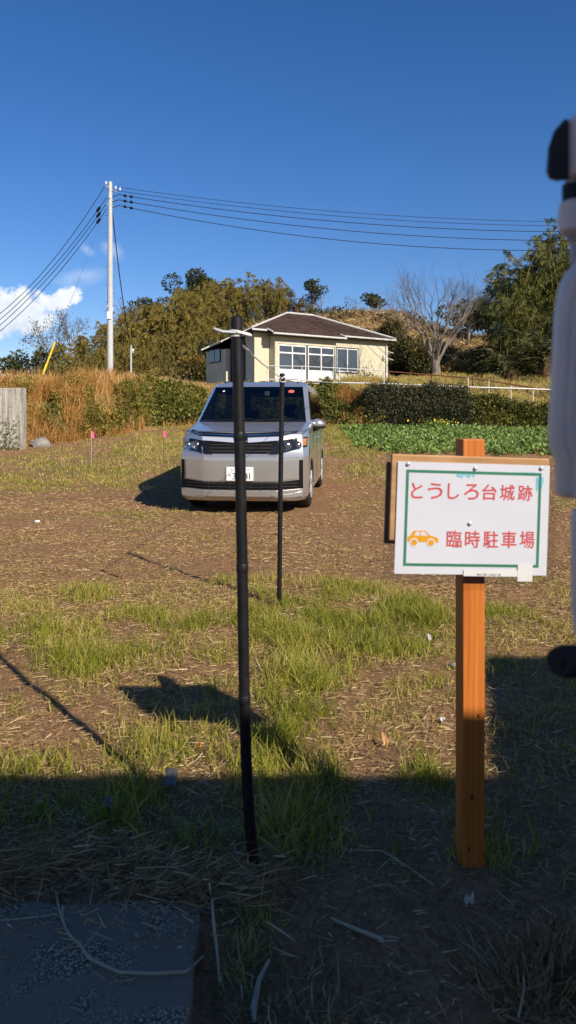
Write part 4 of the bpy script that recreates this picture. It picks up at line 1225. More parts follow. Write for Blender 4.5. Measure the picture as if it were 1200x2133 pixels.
# service drop
sp0 = P(273, 772, 41); zs0 = gz1(sp0.x, 41); spt = P(273, 720, 41)
sp_ = thing('service_pole', 'short thin grey pole right of the tall utility pole', 'pole', (sp0.x, 41, zs0))
MB().lathe([(.055, -.2), (.05, spt.z - zs0), (.02, spt.z - zs0 + .03)], 10).build('shaft', M['pole'], sp_, True)
MB().box(-.05, .16, -.05, .05, spt.z - zs0 - .42, spt.z - zs0 - .30).build('bracket', M['steel'], sp_)
MB().lathe([(.05, 0), (.07, .05), (.05, .12)], 8, c=(.1, 0, spt.z - zs0 - .30)).build('insulator', M['white'], sp_, True)
c = sag(P(234, 440, PD), P(272, 724, 41), .55); o_ = c[0].copy()
o = MB().tube([p - o_ for p in c], .028, 6).build('service_cable', M['wire'], None, True); o.location = o_; tag(o, 'thick black cable dropping from the tall pole to the short pole', 'cable')
# guy wire with yellow guard and white ball
ga, gb = P(218, 442, PD), P(86, 788, 35.5)
ggz = gz1(gb.x, 35.5)
gw = thing('guy_wire', 'thin guy wire with yellow guard left of the utility pole', 'guy wire', (gb.x, gb.y, gb.z))
MB().tube([Vector((0, 0, 0)), ga - gb], .006, 5).build('wire', M['dark'], gw)
q1, q2 = P(109, 718, 35.7) - gb, P(84, 786, 35.5) - gb
ax = (ga - gb).normalized(); q2 = Vector((0, 0, 0)) - ax * .3; L_ = 1.95
MB().tube([q2, ax * .75], .055, 10).build('guard', M['yellow'], gw, True)
MB().tube([ax * .76, ax * L_], .042, 10).build('guard', M['yellow'], gw, True)
bp = ax * ((ga - gb).length * .43); MB().lathe([(.02, -.07), (.07, -.04), (.085, 0), (.07, .04), (.02, .07)], 10, c=tuple(bp)).build('ball_insulator', M['white'], gw, True)

# ------------------------------------------------------------------ concrete wall stub, left
t = NT('stained_concrete')
v_ = t.coord('Object'); vs_ = t.coord('Object', (14, 14, 1.0))
st_ = t.noise(1, 5, .7, vs_); bl_ = t.noise(9, 5, .7, v_)
c = t.ramp(st_, [(0.30, (0.10, 0.085, 0.07)), (0.5, (0.34, 0.32, 0.28)), (0.7, (0.50, 0.47, 0.42))])
t.color(t.mix(t.math('GREATER_THAN', bl_, .58), c, t.mix(.5, c, (0.08, 0.08, 0.05))))
t.bump(bl_, .4, .01)
M['concrete'] = t.set(.9, 0, .2)
d = 18.0; a = P(45, 808, d); zg = gz1(a.x - .3, d)
o = MB().box(-2.6, 0, 0, .35, -.4, a.z - zg).build('concrete_wall', M['concrete'], None, bevel=.02); o.location = (a.x, d, zg)
tag(o, 'weathered concrete wall end with streaks at the left edge', 'wall')
# ivy on the wall foot
n = 500; x = rng.uniform(a.x - .8, a.x - .02, n); s = rng.uniform(0, 1, n) ** 2
q = leaves(np.stack([x, d - .03 + rng.normal(0, .02, n), gz(x, x * 0 + d) + s * .75], 1), rng.normal(0, 1, (n, 3)), rng.uniform(.03, .07, n), rng.uniform(.02, .04, n), rng.uniform(.1, .5, n))
o = obj('wall_weeds', np_mesh('wall_weeds', q[0], [q[1]], M['ivy'], q[2])); tag(o, 'thin creeper climbing the foot of the concrete wall', 'creeper', kind='stuff')
# rock beside it
def rock(name, label, loc_, r, m, seed, sq=.6):
    rd = np.random.default_rng(seed); bm = bmesh.new(); bmesh.ops.create_icosphere(bm, subdivisions=2, radius=1)
    for v in bm.verts:
        k = 1 + .35 * (fbm(np.array([v.co.x * 1.3 + seed]), np.array([v.co.y * 1.3 + v.co.z]), 1.2, 3, seed)[0] - .5) * 2
        v.co = Vector((v.co.x * r * k, v.co.y * r * .8 * k, v.co.z * r * sq * k))
    me = bpy.data.meshes.new(name); bm.to_mesh(me); bm.free(); me.materials.append(m)
    o_ = obj(name, me); o_.location = loc_; return tag(o_, label, 'rock')
M['stone'] = plain('grey_stone', (0.24, 0.225, 0.21), .9, 0, .2, .3, 9, .4)
h = ground_hit(85, 930); rock('rock', 'pale rock at the foot of the left bank beside the wall', (h.x, h.y, h.z + .05), .27, M['stone'], 3, .7)
# pink flag markers
for (px, pt_, pb_, col, lab) in [(191, 898, 972, 'steel', 'pink flag on a thin pale stake nearest the left bank'), (341, 897, 962, 'rust', 'pink flag on a thin dark stake left of the van')]:
    h = ground_hit(px, pb_); top = P(px - 1, pt_, h.y)
    r = thing('marker_flag', lab, 'flag', (h.x, h.y, h.z)); H_ = top.z - h.z
    MB().tube([(0, 0, -.05), (-.01, 0, H_)], .006, 6).build('stake', M[col], r)
    s = 1 if pt_ == 898 else 1
    m_ = MB(); pts = [(0, 0, H_), (.03, .02, H_ - .02), (.075, -.01, H_ - .10), (.05, .02, H_ - .15), (.0, 0, H_ - .13)]
    m_.add(pts + [(x_, y_ + .004, z_) for x_, y_, z_ in pts], [(0, 1, 2, 3, 4), (9, 8, 7, 6, 5)]); m_.build('flag', M['pink'], r)

# ------------------------------------------------------------------ van
t = NT('silver_paint')
v_ = t.coord('Object')
t.color(t.ramp(t.noise(3, 3, .5, v_), [(0.3, (0.51, 0.515, 0.52)), (0.7, (0.54, 0.545, 0.55))]))
t.bump(t.noise(900, 2, .5, v_), .03, .001)
M['paint'] = t.set(0.27, 0.72, 0.5, Coat_Weight=0.6, Coat_Roughness=0.06)
t = NT('van_glass')
gl = t.new('ShaderNodeBsdfGlossy'); gl.inputs['Roughness'].default_value = 0.02; gl.inputs['Color'].default_value = (.9, .95, 1, 1)
tr = t.new('ShaderNodeBsdfTransparent'); tr.inputs[0].default_value = (0.27, 0.31, 0.31, 1)
lw_ = t.new('ShaderNodeLayerWeight'); fz = t.math('ADD', t.math('MULTIPLY', t.math('POWER', lw_.outputs['Facing'], 4.0), .7), .045)
mx = t.new('ShaderNodeMixShader'); t.l.new(fz, mx.inputs[0]); t.l.new(tr.outputs[0], mx.inputs[1]); t.l.new(gl.outputs[0], mx.inputs[2]); t.l.new(mx.outputs[0], t.out.inputs[0])
M['vglass'] = t.m
t = NT('lamp_glass')
gl = t.new('ShaderNodeBsdfGlossy'); gl.inputs['Roughness'].default_value = 0.03
tr = t.new('ShaderNodeBsdfTransparent'); tr.inputs[0].default_value = (0.9, 0.92, 0.95, 1)
lw_ = t.new('ShaderNodeLayerWeight'); fz = t.math('ADD', t.math('MULTIPLY', t.math('POWER', lw_.outputs['Facing'], 4.0), .7), .045)
mx = t.new('ShaderNodeMixShader'); t.l.new(fz, mx.inputs[0]); t.l.new(tr.outputs[0], mx.inputs[1]); t.l.new(gl.outputs[0], mx.inputs[2]); t.l.new(mx.outputs[0], t.out.inputs[0])
M['lampglass'] = t.m
M['interior'] = plain('van_interior', (0.030, 0.032, 0.036), .8, 0, .2)
M['gloss'] = plain('gloss_black', (0.008, 0.008, 0.009), .15, 0, .5, .1)
M['lampin'] = plain('lamp_reflector', (0.36, 0.37, 0.39), .2, .9, .5, .1, 20)
M['orange'] = plain('amber_lens', (0.75, 0.25, 0.08), .2, 0, .5)

M['brightbar'] = plain('satin_silver', (0.72, 0.73, 0.75), .28, .55, .5, .03)
VAN_YAW = 5.6
van = thing('van', 'silver minivan parked nose first behind the black posts', 'van', (-.605, 9.10, gz1(-.4, 11) * 0 + .0), -R(VAN_YAW))
LEN = 4.70
# rings: z, yf, crease half width, corner (x, dy), side start (x, dy), side half width
RINGS = [(.17, .10, .46, .70, .06, .80, .26, .80), (.22, .03, .46, .78, .12, .83, .30, .835), (.31, .02, .46, .79, .13, .835, .30, .84), (.45, .012, .46, .79, .13, .84, .30, .845),
         (.66, .0, .46, .79, .13, .842, .30, .847), (.73, .004, .47, .79, .13, .842, .30, .847), (.765, .035, .48, .79, .13, .842, .32, .847), (.80, .055, .50, .78, .14, .842, .34, .847),
         (.95, .085, .52, .77, .16, .838, .38, .845), (1.02, .105, .52, .76, .18, .832, .42, .842), (1.055, .145, .52, .75, .19, .825, .44, .838), (1.10, .42, .52, .75, .16, .815, .36, .832),
         (1.14, .70, .50, .765, .12, .815, .26, .832), (1.17, .93, .48, .765, .09, .815, .22, .828), (1.20, .99, .475, .755, .09, .808, .22, .822), (1.62, 1.60, .44, .672, .07, .735, .18, .755),
         (1.69, 1.70, .43, .66, .06, .72, .17, .725), (1.75, 1.86, .40, .61, .06, .67, .16, .69), (1.785, 2.15, .36, .54, .05, .60, .14, .62), (1.80, 2.6, .25, .40, .03, .46, .08, .48)]
GT = 1.665   # top of glass uses ring 1.62..1.69
def ring_pts(r):
    z, yf, a, xc, dc, xs_, ds, w = r
    tail = LEN - (0.0 if z < 1.0 else (z - 1.0) * .16) - (0.25 if z > 1.76 else 0) - (0.4 if z > 1.79 else 0)
    y3 = yf + ds
    side = [max(y3 + .12, min(1.0, y3 + .3)), 2.10, 2.20, 3.25, 3.34, tail - .30]
    bulge = .035 if 1.1 < z < 1.72 else .012
    h = [(0, yf - bulge), (a * .5, yf - bulge * .7), (a, yf), (xc, yf + dc), (xs_, y3)] + [(w, max(y, y3 + .05 * (i + 1))) for i, y in enumerate(side)] + [(w - .06, tail - .05), (w - .2, tail), (0, tail + .02)]
    full = [(x, y, z) for x, y in h] + [(-x, y, z) for x, y in reversed(h[1:-1])]
    return full
RP = [ring_pts(r) for r in RINGS]
NP = len(RP[0]); HALF = 14
bm = bmesh.new()
vg = [[bm.verts.new(p) for p in ring] for ring in RP]
mats = [M['paint'], M['vglass'], M['gloss'], M['interior']]
zs_ = [r[0] for r in RINGS]
for i in range(len(RP) - 1):
    zm = (zs_[i] + zs_[i + 1]) / 2
    for k in range(NP):
        f = bm.faces.new((vg[i][k], vg[i][(k + 1) % NP], vg[i + 1][(k + 1) % NP], vg[i + 1][k]))
        s = k if k < HALF - 1 else NP - 1 - k        # segment index along half
        mi = 0
        if 1.18 < zm < 1.66 and s in (0, 1, 2): mi = 1 if True else 0
        if zm > 1.66 and zm < 1.70 and s in (0, 1, 2): mi = 2
        if 1.165 < zm < 1.19 and s in (0, 1, 2): mi = 2
        if 1.19 < zm < 1.63:
            if s in (5, 7, 9): mi = 1
            if s in (4, 6, 8): mi = 2
            if s in (12,): mi = 1
        f.material_index = mi
bm.faces.new(list(reversed(vg[0]))); bm.faces.new(vg[-1])
bmesh.ops.recalc_face_normals(bm, faces=bm.faces)
me = bpy.data.meshes.new('body'); bm.to_mesh(me); bm.free()
for m_ in mats: me.materials.append(m_)
tmp = obj('body_tmp', me)
cut = MB()
for sx in (-1, 1):
    for wy in (.93, 3.78):
        cut.lathe([(.365, sx * .58), (.365, sx * 1.0)], 28, 'x', (0, wy, .315))
cme = cut.mesh('cut', None); [cme.materials.append(m_) for m_ in mats]
cme.polygons.foreach_set('material_index', [3] * len(cme.polygons))
cobj = obj('cut_tmp', cme)
bmod = tmp.modifiers.new('b', 'BOOLEAN'); bmod.operation = 'DIFFERENCE'; bmod.object = cobj; bmod.solver = 'EXACT'; bmod.use_self = True
dg = bpy.context.evaluated_depsgraph_get()
res = bpy.data.meshes.new_from_object(tmp.evaluated_get(dg))
if len(res.polygons) < 100: res = me.copy()
bpy.data.objects.remove(tmp); bpy.data.objects.remove(cobj)
def take(name, mi, parent, test=None, smooth=True, inset=0.0, mat=None):
    b = bmesh.new(); b.from_mesh(res)
    if inset:
        b.normal_update()
        for v in b.verts: v.co = v.co - v.normal * inset
    kill = [f for f in b.faces if f.material_index not in (mi if isinstance(mi, tuple) else (mi,)) or (test and not test(f.calc_center_median()))]
    bmesh.ops.delete(b, geom=kill, context='FACES')
    m2 = bpy.data.meshes.new(name); b.to_mesh(m2); b.free()
    m2.materials.clear(); m2.materials.append(mat or mats[mi if isinstance(mi, int) else mi[0]])
    m2.polygons.foreach_set('material_index', [0] * len(m2.polygons))
    if smooth:
        m2.polygons.foreach_set('use_smooth', [True] * len(m2.polygons)); m2.set_sharp_from_angle(angle=R(14))
    return obj(name, m2, parent)
body = take('body', 0, van)
take('wheel_arch', 3, van)
take('inner_shell', (0, 2), van, test=lambda c: c.z > .9, inset=.025, mat=M['interior'])
for t_ in (lambda c: c.x > .6 and c.y > 1.75, lambda c: c.x < -.6 and c.y > 1.75, lambda c: not (abs(c.x) > .6 and c.y > 1.75) and c.z > 1.5, lambda c: not (abs(c.x) > .6 and c.y > 1.75) and c.z < 1.5): take('pillar_trim', 2, van, t_)
ws = take('windshield', 1, van, lambda c: c.y < 1.9 and abs(c.x) < .70 and c.y < 1.75 and abs(c.x) < .70 and c.y < .95 + (c.z - 1.17) * 1.5 + .25)
for nm, t_ in (('side_window', lambda c: c.x > .6 and 1.3 < c.y < 2.12), ('side_window', lambda c: c.x > .6 and 2.12 < c.y < 3.3), ('side_window', lambda c: c.x > .6 and 3.3 < c.y < 4.55),
               ('side_window', lambda c: c.x < -.6 and 1.3 < c.y < 2.12), ('side_window', lambda c: c.x < -.6 and 2.12 < c.y < 3.3), ('side_window', lambda c: c.x < -.6 and 3.3 < c.y < 4.55), ('rear_window', lambda c: c.y > 4.4 and abs(c.x) < .6)):
    take(nm, 1, van, t_)

def surf(x, z):
    """front surface y of the van body at x, z"""
    zz = np.array(zs_); i = int(np.clip(np.searchsorted(zz, z) - 1, 0, len(zz) - 2)); f = (z - zz[i]) / (zz[i + 1] - zz[i])
    def at(r):
        z_, yf, a, xc, dc, xs2, ds, w = r
        bl = .035 if 1.1 < z_ < 1.72 else .012
        return np.interp(abs(x), [0, a * .5, a, xc, xs2, w], [yf - bl, yf - bl * .7, yf, yf + dc, yf + ds, yf + ds + .25])
    return float(at(RINGS[i]) * (1 - f) + at(RINGS[i + 1]) * f)
def strip(name, cols, off, mat, par, depth=.03, nz=3, bevel=0.0, taper=0.0, smooth=True):
    """patch on the front: columns (x, z bottom, z top) laid over the surface, off = proud distance"""
    m_ = MB(); n = len(cols); rows = []
    for k in range(nz + 1):
        row = []
        for (x, zb, zt) in cols:
            z = zb + (zt - zb) * k / nz; row.append((x, surf(x, z) - off, z))
        rows.append(row)
    V_ = [p for r in rows for p in r]; nb_ = len(V_)
    V_ += [(x, y + depth + off, z) for x, y, z in V_]
    F_ = []
    for k in range(nz):
        for i in range(n - 1):
            a = k * n + i; F_.append((a, a + 1, a + n + 1, a + n)); F_.append((nb_ + a, nb_ + a + n, nb_ + a + n + 1, nb_ + a + 1))
    edge = [i for i in range(n)] + [k * n + n - 1 for k in range(1, nz + 1)] + [nz * n + i for i in range(n - 2, -1, -1)] + [k * n for k in range(nz - 1, 0, -1)]
    for a, b in zip(edge, edge[1:] + edge[:1]): F_.append((a, nb_ + a, nb_ + b, b))
    m_.add(V_, F_)
    return m_.build(name, mat, par, smooth, 30, bevel)
def cols(xs_, zb, zt): return [(x, float(np.interp(abs(x), *zb)), float(np.interp(abs(x), *zt))) for x in xs_]
XS = lambda a, b: sorted(set([a, b] + [x for x in (-.78, -.7, -.6, -.52, -.46, -.35, -.23, 0, .23, .35, .46, .52, .6, .7, .78) if a < x < b]))
# upper grille opening and its bars
grille = strip('grille', cols(XS(-.47, .47), ([0, .36, .47], [.775, .775, .91]), ([0, .47], [.925, .935])), .006, M['void'], van)
for zz in (.80, .84, .88): strip('grille_bar', cols(XS(-.40, .40), ([0, 1], [zz, zz]), ([0, 1], [zz + .012, zz + .012])), .018, M['dark'], grille, .012, 1)
for s in (-1, 1):
    xs_ = XS(.09, .50) if s > 0 else XS(-.50, -.09)
    strip('chrome_bar', cols(xs_, ([.09, .5], [.915, .945]), ([.09, .5], [.970, .990])), .022, M['brightbar'], van, .02, 2)
    xs_ = XS(.06, .52) if s > 0 else XS(-.52, -.06)
    strip('upper_slot', cols(xs_, ([.06, .52], [.985, 1.0]), ([.06, .52], [1.035, 1.05])), .008, M['void'], van, .02, 2)
    strip('slot_trim', cols(xs_, ([.06, .52], [1.004, 1.018]), ([.06, .52], [1.014, 1.030])), .02, M['chrome'], van, .012, 1)
    xs_ = XS(.53, .775) if s > 0 else XS(-.775, -.53)
    strip('lamp_slot', cols(xs_, ([.53, .775], [.998, 1.055]), ([.53, .775], [1.05, 1.085])), .006, M['void'], van, .02, 2)
    strip('slot_trim', cols(xs_, ([.53, .775], [1.006, 1.06]), ([.53, .775], [1.028, 1.076])), .012, M['lampin'], van, .012, 1)
    # headlamp
    xs_ = XS(.36, .825) if s > 0 else XS(-.825, -.36)
    zb = ([.36, .40, .60, .825], [.765, .755, .80, .855]); zt = ([.36, .40, .47, .60, .825], [.775, .83, .935, .955, .985])
    hl_ = strip('headlight', cols(xs_, zb, zt), .004, M['void'], van, .04, 3)
    for cx_, r_ in ((.585, .055), (.715, .05)):
        yy_ = surf(cx_, .885); c3 = (s * cx_, yy_ - .004, .878)
        MB().lathe([(r_ * 1.05, .0), (r_ * 1.05, -.018), (r_ * .82, -.016), (r_ * .78, -.004), (r_ * .6, -.012), (r_ * .25, -.02), (.004, -.022)], 20, 'y', c3).build('reflector', M['lampin'], hl_, True)
    xs2 = [s * .775, s * .795, s * .82] if s > 0 else [-.82, -.795, -.775]
    strip('indicator', cols(xs2, ([.7, .83], [.875, .875]), ([.7, .83], [.955, .965])), .012, M['orange'] if s > 0 else M['lampin'], hl_, .012, 1)
    strip('lens', cols(xs_, (zb[0], [z + .004 for z in zb[1]]), (zt[0], [z - .004 for z in zt[1]])), .03, M['lampglass'], hl_, .004, 3)
    # corner vent
    xs2 = sorted([s * .742, s * .765, s * .788])
    strip('corner_vent', cols(xs2, ([.725, .79], [.33, .33]), ([.725, .79], [.69, .70])), .008, M['void'], van, .02, 3)
    # corner foot of the bumper
    xs2 = XS(.40, .80) if s > 0 else XS(-.80, -.40)
    strip('bumper_corner', cols(xs2, ([.40, .62, .80], [.245, .175, .185]), ([.40, .62, .80], [.26, .262, .30])), .030, M['paint'], van, .05, 2)
low = strip('lower_grille', cols(XS(-.745, .745), ([0, .46, .745], [.318, .321, .335]), ([0, .46, .745], [.415, .417, .445])), .006, M['void'], van)
for zz in (.345, .385): strip('grille_bar', cols(XS(-.72, .72), ([0, .8], [zz, zz + .015]), ([0, .8], [zz + .010, zz + .025])), .014, M['dark'], low, .01, 1)
for k in range(-3, 4): strip('grille_bar', [(k * .135 - .004, .315, .418), (k * .135 + .004, .315, .418)], .012, M['dark'], low, .01, 1)
strip('bumper_lip', cols(XS(-.79, .79), ([0, .46, .79], [.235, .235, .25]), ([0, .46, .79], [.300, .303, .325])), .022, M['paint'], van, .03, 2, taper=0)
strip('bumper_face', cols(XS(-.715, .715), ([0, .46, .715], [.43, .432, .46]), ([0, .46, .715], [.685, .69, .70])), .012, M['paint'], van, .03, 3)
# emblem: a generic winged V on a dark boss
em = strip('emblem', [(-.085, .955, 1.035), (-.03, .915, 1.035), (.03, .915, 1.035), (.085, .955, 1.035)], .026, M['gloss'], van, .03, 2)
m_ = MB(); y_ = surf(0, .97) - .034
m_.add([(-.05, y_, 1.01), (-.032, y_, 1.01), (0, y_, .955), (.032, y_, 1.01), (.05, y_, 1.01), (.008, y_, .93), (-.008, y_, .93)], [(0, 1, 2, 6), (2, 3, 4, 5), (6, 2, 5)]); m_.build('badge', M['chrome'], em)
# plate
py_ = surf(0, .52) - .03
plate = MB().box(-.17, .17, py_, py_ + .02, .437, .607).build('number_plate', M['white'], van, bevel=.004)
m_ = MB(); a, b = .17, .006
m_.box(-.176, .176, py_ + .004, py_ + .022, .605, .613); m_.box(-.178, -.171, py_ + .004, py_ + .022, .437, .605); m_.box(.171, .178, py_ + .004, py_ + .022, .437, .605); m_.build('plate_frame', M['steel'], plate)

def text_mesh(name, body_, mat, width=None, height=None, bold=0.0):
    cu = bpy.data.curves.new('txt', 'FONT'); cu.body = body_; cu.fill_mode = 'BOTH'; cu.resolution_u = 3
    o_ = bpy.data.objects.new('txt', cu); COL.objects.link(o_); dg_ = bpy.context.evaluated_depsgraph_get()
    m2 = bpy.data.meshes.new_from_object(o_.evaluated_get(dg_)); bpy.data.objects.remove(o_); bpy.data.curves.remove(cu)
    n = len(m2.vertices); co = np.empty(n * 3, np.float32); m2.vertices.foreach_get('co', co); co = co.reshape(-1, 3)
    lo, hi = co.min(0), co.max(0); c_ = (lo + hi) / 2; s_ = hi - lo
    sx = width / s_[0] if width else height / s_[1]; sy = height / s_[1] if height else sx
    out = np.zeros_like(co); out[:, 0] = (co[:, 0] - c_[0]) * sx; out[:, 2] = (co[:, 1] - c_[1]) * sy
    m2.vertices.foreach_set('co', out.ravel()); m2.update(); m2.name = name; m2.materials.clear(); m2.materials.append(mat)
    if bold:
        b_ = bmesh.new()
        for k, (ax_, az_) in enumerate(((0, 0), (1, 0), (-1, 0), (0, 1), (0, -1), (.7, .7), (-.7, .7), (.7, -.7), (-.7, -.7))):
            n0 = len(b_.verts); b_.from_mesh(m2); b_.verts.ensure_lookup_table()
            for v_ in b_.verts[n0:]: v_.co += Vector((ax_ * bold, -k * .00003, az_ * bold))
        m3 = bpy.data.meshes.new(name); b_.to_mesh(m3); b_.free(); m3.materials.append(mat); return m3
    return m2
M['ink'] = plain('dark_green_ink', (0.012, 0.03, 0.02), .6)
for s_, x_, z_, w_, h_ in (('福', -.045, .583, .034, .030), ('川', .05, .583, .032, .030), ('ち', -.128, .505, .030, .036), ('3', -.072, .495, .042, .082), ('4', .082, .495, .046, .082), ('1', .127, .495, .012, .082), ('・', -.108, .583, .014, .014), ('・', .108, .583, .014, .014)):
    o_ = obj('lettering', text_mesh('lettering', s_, M['ink'], w_, h_), plate); o_.location = (x_, py_ - .002, z_)
# wheels
for sx in (-1, 1):
    for wy in (.93, 3.78):
        w_ = thing('wheel', None, None); w_.parent = van; w_.location = (sx * .735, wy, .315); del_ = None
        MB().lathe([(.20, -.095), (.285, -.10), (.308, -.085), (.316, -.05), (.317, 0), (.316, .05), (.308, .085), (.285, .10), (.20, .095)], 30, 'x').build('tyre', M['rubber'], w_, True, 50)
        m_ = MB().lathe([(.20, -.08), (.20, .06), (.17, .07)], 24, 'x'); m_.build('rim', M['steel'], w_, True)
        for k in range(5):
            a = k * 2 * math.pi / 5; m_ = MB(); c_, s_ = math.cos(a), math.sin(a); X = sx * .085
            m_.tube([(X, .03 * c_, .03 * s_), (X, .19 * c_, .19 * s_)], [.035, .028], 6); m_.build('spoke', M['steel'], w_)
# door mirrors
for sx in (-1, 1):
    mr = MB(); c_ = (sx * .905, 1.42, 1.14) if sx > 0 else (-.80, 1.62, 1.13)
    prof = [(.0, .10), (.06, .095), (.095, .06), (.10, 0.0), (.095, -.03)]
    bm = bmesh.new(); bmesh.ops.create_icosphere(bm, subdivisions=3, radius=1)
    for v in bm.verts:
        y_ = v.co.y; v.co = Vector((v.co.x * .105, (max(y_, -1) * .09 if y_ < 0 else y_ * .03), v.co.z * (.075 - .015 * v.co.x * sx)))
    me2 = bpy.data.meshes.new('mirror'); bm.to_mesh(me2); bm.free(); me2.materials.append(M['paint']); me2.polygons.foreach_set('use_smooth', [True] * len(me2.polygons))
    mo = obj('mirror', me2, van); mo.location = c_; mo.rotation_euler = (0, 0, sx * .2)
    MB().tube([(0, .02, -.045), (-sx * .06, .03, -.085), (-sx * .13, .03, -.10)], [.05, .03, .03], 8).build('mirror_arm', M['black'], mo, True)
    MB().box(-.085, .085, .026, .036, -.055, .055).build('mirror_base', M['black'], mo, bevel=.02)
    MB().hexa([(-.098, -.082, -.066), (.098, -.082, -.066), (-.098, .02, -.07), (.098, .02, -.07), (-.106, -.088, -.022), (.106, -.088, -.022), (-.106, .03, -.022), (.106, .03, -.022)]).build('mirror_underside', M['black'], mo, bevel=.015)
# wipers, roof seams, door handles, seams
for (a, b) in (((-.55, 1.19), (.02, 1.215)), ((.05, 1.19), (.58, 1.215))):
    MB().tube([(x_, surf(x_, z_) - .02, z_) for x_, z_ in (a, ((a[0] + b[0]) / 2, (a[1] + b[1]) / 2 + .004), b)], .009, 6).build('wiper', M['black'], van)
for sx in (-1, 1):
    for y_ in (2.05, 2.30): MB().tube([(sx * .855, y_ - .07, .93), (sx * .875, y_ - .04, .935), (sx * .875, y_ + .04, .935), (sx * .855, y_ + .07, .93)], .012, 6).build('door_handle', M['paint'], van, True)
    for y_ in (1.28, 2.16, 3.30): MB().box(sx * .8465 - .002, sx * .8465 + .002, y_ - .003, y_ + .003, .30, 1.10).build('door_seam', M['black'], van)
    MB().tube([(sx * .56, 1.98, 1.775), (sx * .55, 3.0, 1.805), (sx * .54, 4.0, 1.80)], .012, 6).build('roof_moulding', M['dark'], van)
for s in (-1, 1):
    xs_ = [.825, .79, .70, .62] if s > 0 else [-.825, -.79, -.70, -.62]
    MB().tube([(s * .835, .50, 1.085), (s * .80, .24, 1.06), (s * .52, .14, 1.052)], .004, 5).build('hood_seam', M['black'], van)
    MB().tube([(s * .838, surf(.838, .85) + .02, .86), (s * .846, surf(.84, .8) + .14, .80), (s * .848, .57, .62)], .0035, 5).build('bumper_seam', M['black'], van)
strip('hood_crease', cols(XS(-.52, .52), ([0, .6], [1.050, 1.050]), ([0, .6], [1.056, 1.056])), .003, M['black'], van, .004, 1)
# stickers inside the screen
def sticker(name, x, z, w, h, m, par): strip(name, [(x - w / 2, z - h / 2, z + h / 2), (x + w / 2, z - h / 2, z + h / 2)], -.004, m, par, .0045, 1)
strip('sticker', [(-.53, 1.615, 1.635), (-.50, 1.615, 1.635)], .003, M['white'], ws, .003, 1)
strip('sticker', [(.46, 1.60, 1.635), (.50, 1.595, 1.64), (.54, 1.60, 1.635)], .003, plain('red_sticker', (.55, .12, .08), .5), ws, .003, 1)
# interior
MB().hexa([(-.72, 1.12, 1.0), (.72, 1.12, 1.0), (-.72, 1.75, .95), (.72, 1.75, .95), (-.70, 1.10, 1.165), (.70, 1.10, 1.165), (-.70, 1.55, 1.18), (.70, 1.55, 1.18)]).build('dashboard', M['interior'], van, bevel=.03)
for x_ in (-.38, .38):
    st_ = MB().hexa([(x_ - .24, 2.05, .5), (x_ + .24, 2.05, .5), (x_ - .24, 2.55, .5), (x_ + .24, 2.55, .5), (x_ - .20, 2.50, 1.22), (x_ + .20, 2.50, 1.22), (x_ - .2, 2.62, 1.22), (x_ + .2, 2.62, 1.22)]).build('seat', M['interior'], van, bevel=.05)
    MB().box(x_ - .12, x_ + .12, 2.52, 2.62, 1.25, 1.44).build('headrest', M['interior'], st_, bevel=.04)
for x_ in (-.36, .36):
    st_ = MB().box(x_ - .24, x_ + .24, 3.35, 3.5, .5, 1.20).build('rear_seat', M['interior'], van, bevel=.05)
    MB().box(x_ - .12, x_ + .12, 3.38, 3.48, 1.22, 1.36).build('headrest', M['interior'], st_, bevel=.03)
MB().tube([(-.38 + .18 * math.cos(a), 1.72 + .06 * math.sin(a), 1.14 + .17 * math.sin(a)) for a in np.linspace(0, 2 * math.pi, 21)], .016, 6, False).build('steering_wheel', M['black'], van, True)
MB().box(-.14, .10, 1.62, 1.65, 1.53, 1.59).build('rear_view_mirror', M['black'], van, bevel=.015)
MB().box(.10, .17, 1.60, 1.66, 1.55, 1.62).build('dash_camera', M['steel'], van, bevel=.01)
MB().box(-.78, .78, .3, 4.5, .20, .26).build('underfloor', M['black'], van)

# ------------------------------------------------------------------ black posts and their wire
def black_post(label, pts, rads, cap_pts, cap_r):
    o_ = Vector(pts[0]); r = thing('black_post', label, 'post', o_)
    MB().tube([Vector(p) - o_ for p in pts], rads, 14).build('tube', M['black'], r, True)
    MB().tube([Vector(p) - o_ for p in cap_pts], cap_r, 14).build('cap', M['black'], r, True, 30)
    return r, o_
npx = [(531, 1822), (526, 1775), (519, 1700), (514, 1600), (508.5, 1400), (504.5, 1200), (501.5, 1000), (497.5, 860), (495, 760), (493.5, 680)]
def ipts(px, d0, d1, n=26):
    ys_ = np.array([p[1] for p in px]); xs_ = np.array([p[0] for p in px]); o_ = np.argsort(ys_)
    yy_ = np.linspace(ys_[0], ys_[-1], n); co = np.polyfit(ys_, xs_, 4)
    return [P(float(np.polyval(co, y)), float(y), float(d0 + (d1 - d0) * i / (n - 1))) for i, y in enumerate(yy_)]
pn = ipts(npx, 1.985, 1.96)
bp1, _ = black_post('black plastic post with capped top and pale wire, nearest the camera', pn, .0155, [P(493.3, 690, 1.96), P(493, 662, 1.96), P(492.8, 659, 1.96)], [.0172, .0172, .012])
o_ = Vector(pn[0])
for k in (8, 14, 20): c = pn[k] - o_; MB().tube([c - Vector((0, 0, .012)), c - Vector((0, 0, .009)), c + Vector((0, 0, .009)), c + Vector((0, 0, .012))], [.0155, .0168, .0168, .0155], 14).build('ring', M['black'], bp1, True)
pf = ipts([(581.5, 1268), (582.5, 1180), (584, 1050), (585.5, 930), (587, 850), (588, 790)], 4.72, 4.70)
bp2, _ = black_post('thinner looking black post farther back, right of the van centre', pf, .0158, [P(588, 795, 4.70), P(588, 779, 4.70), P(588, 777.5, 4.70)], [.0175, .0175, .012])
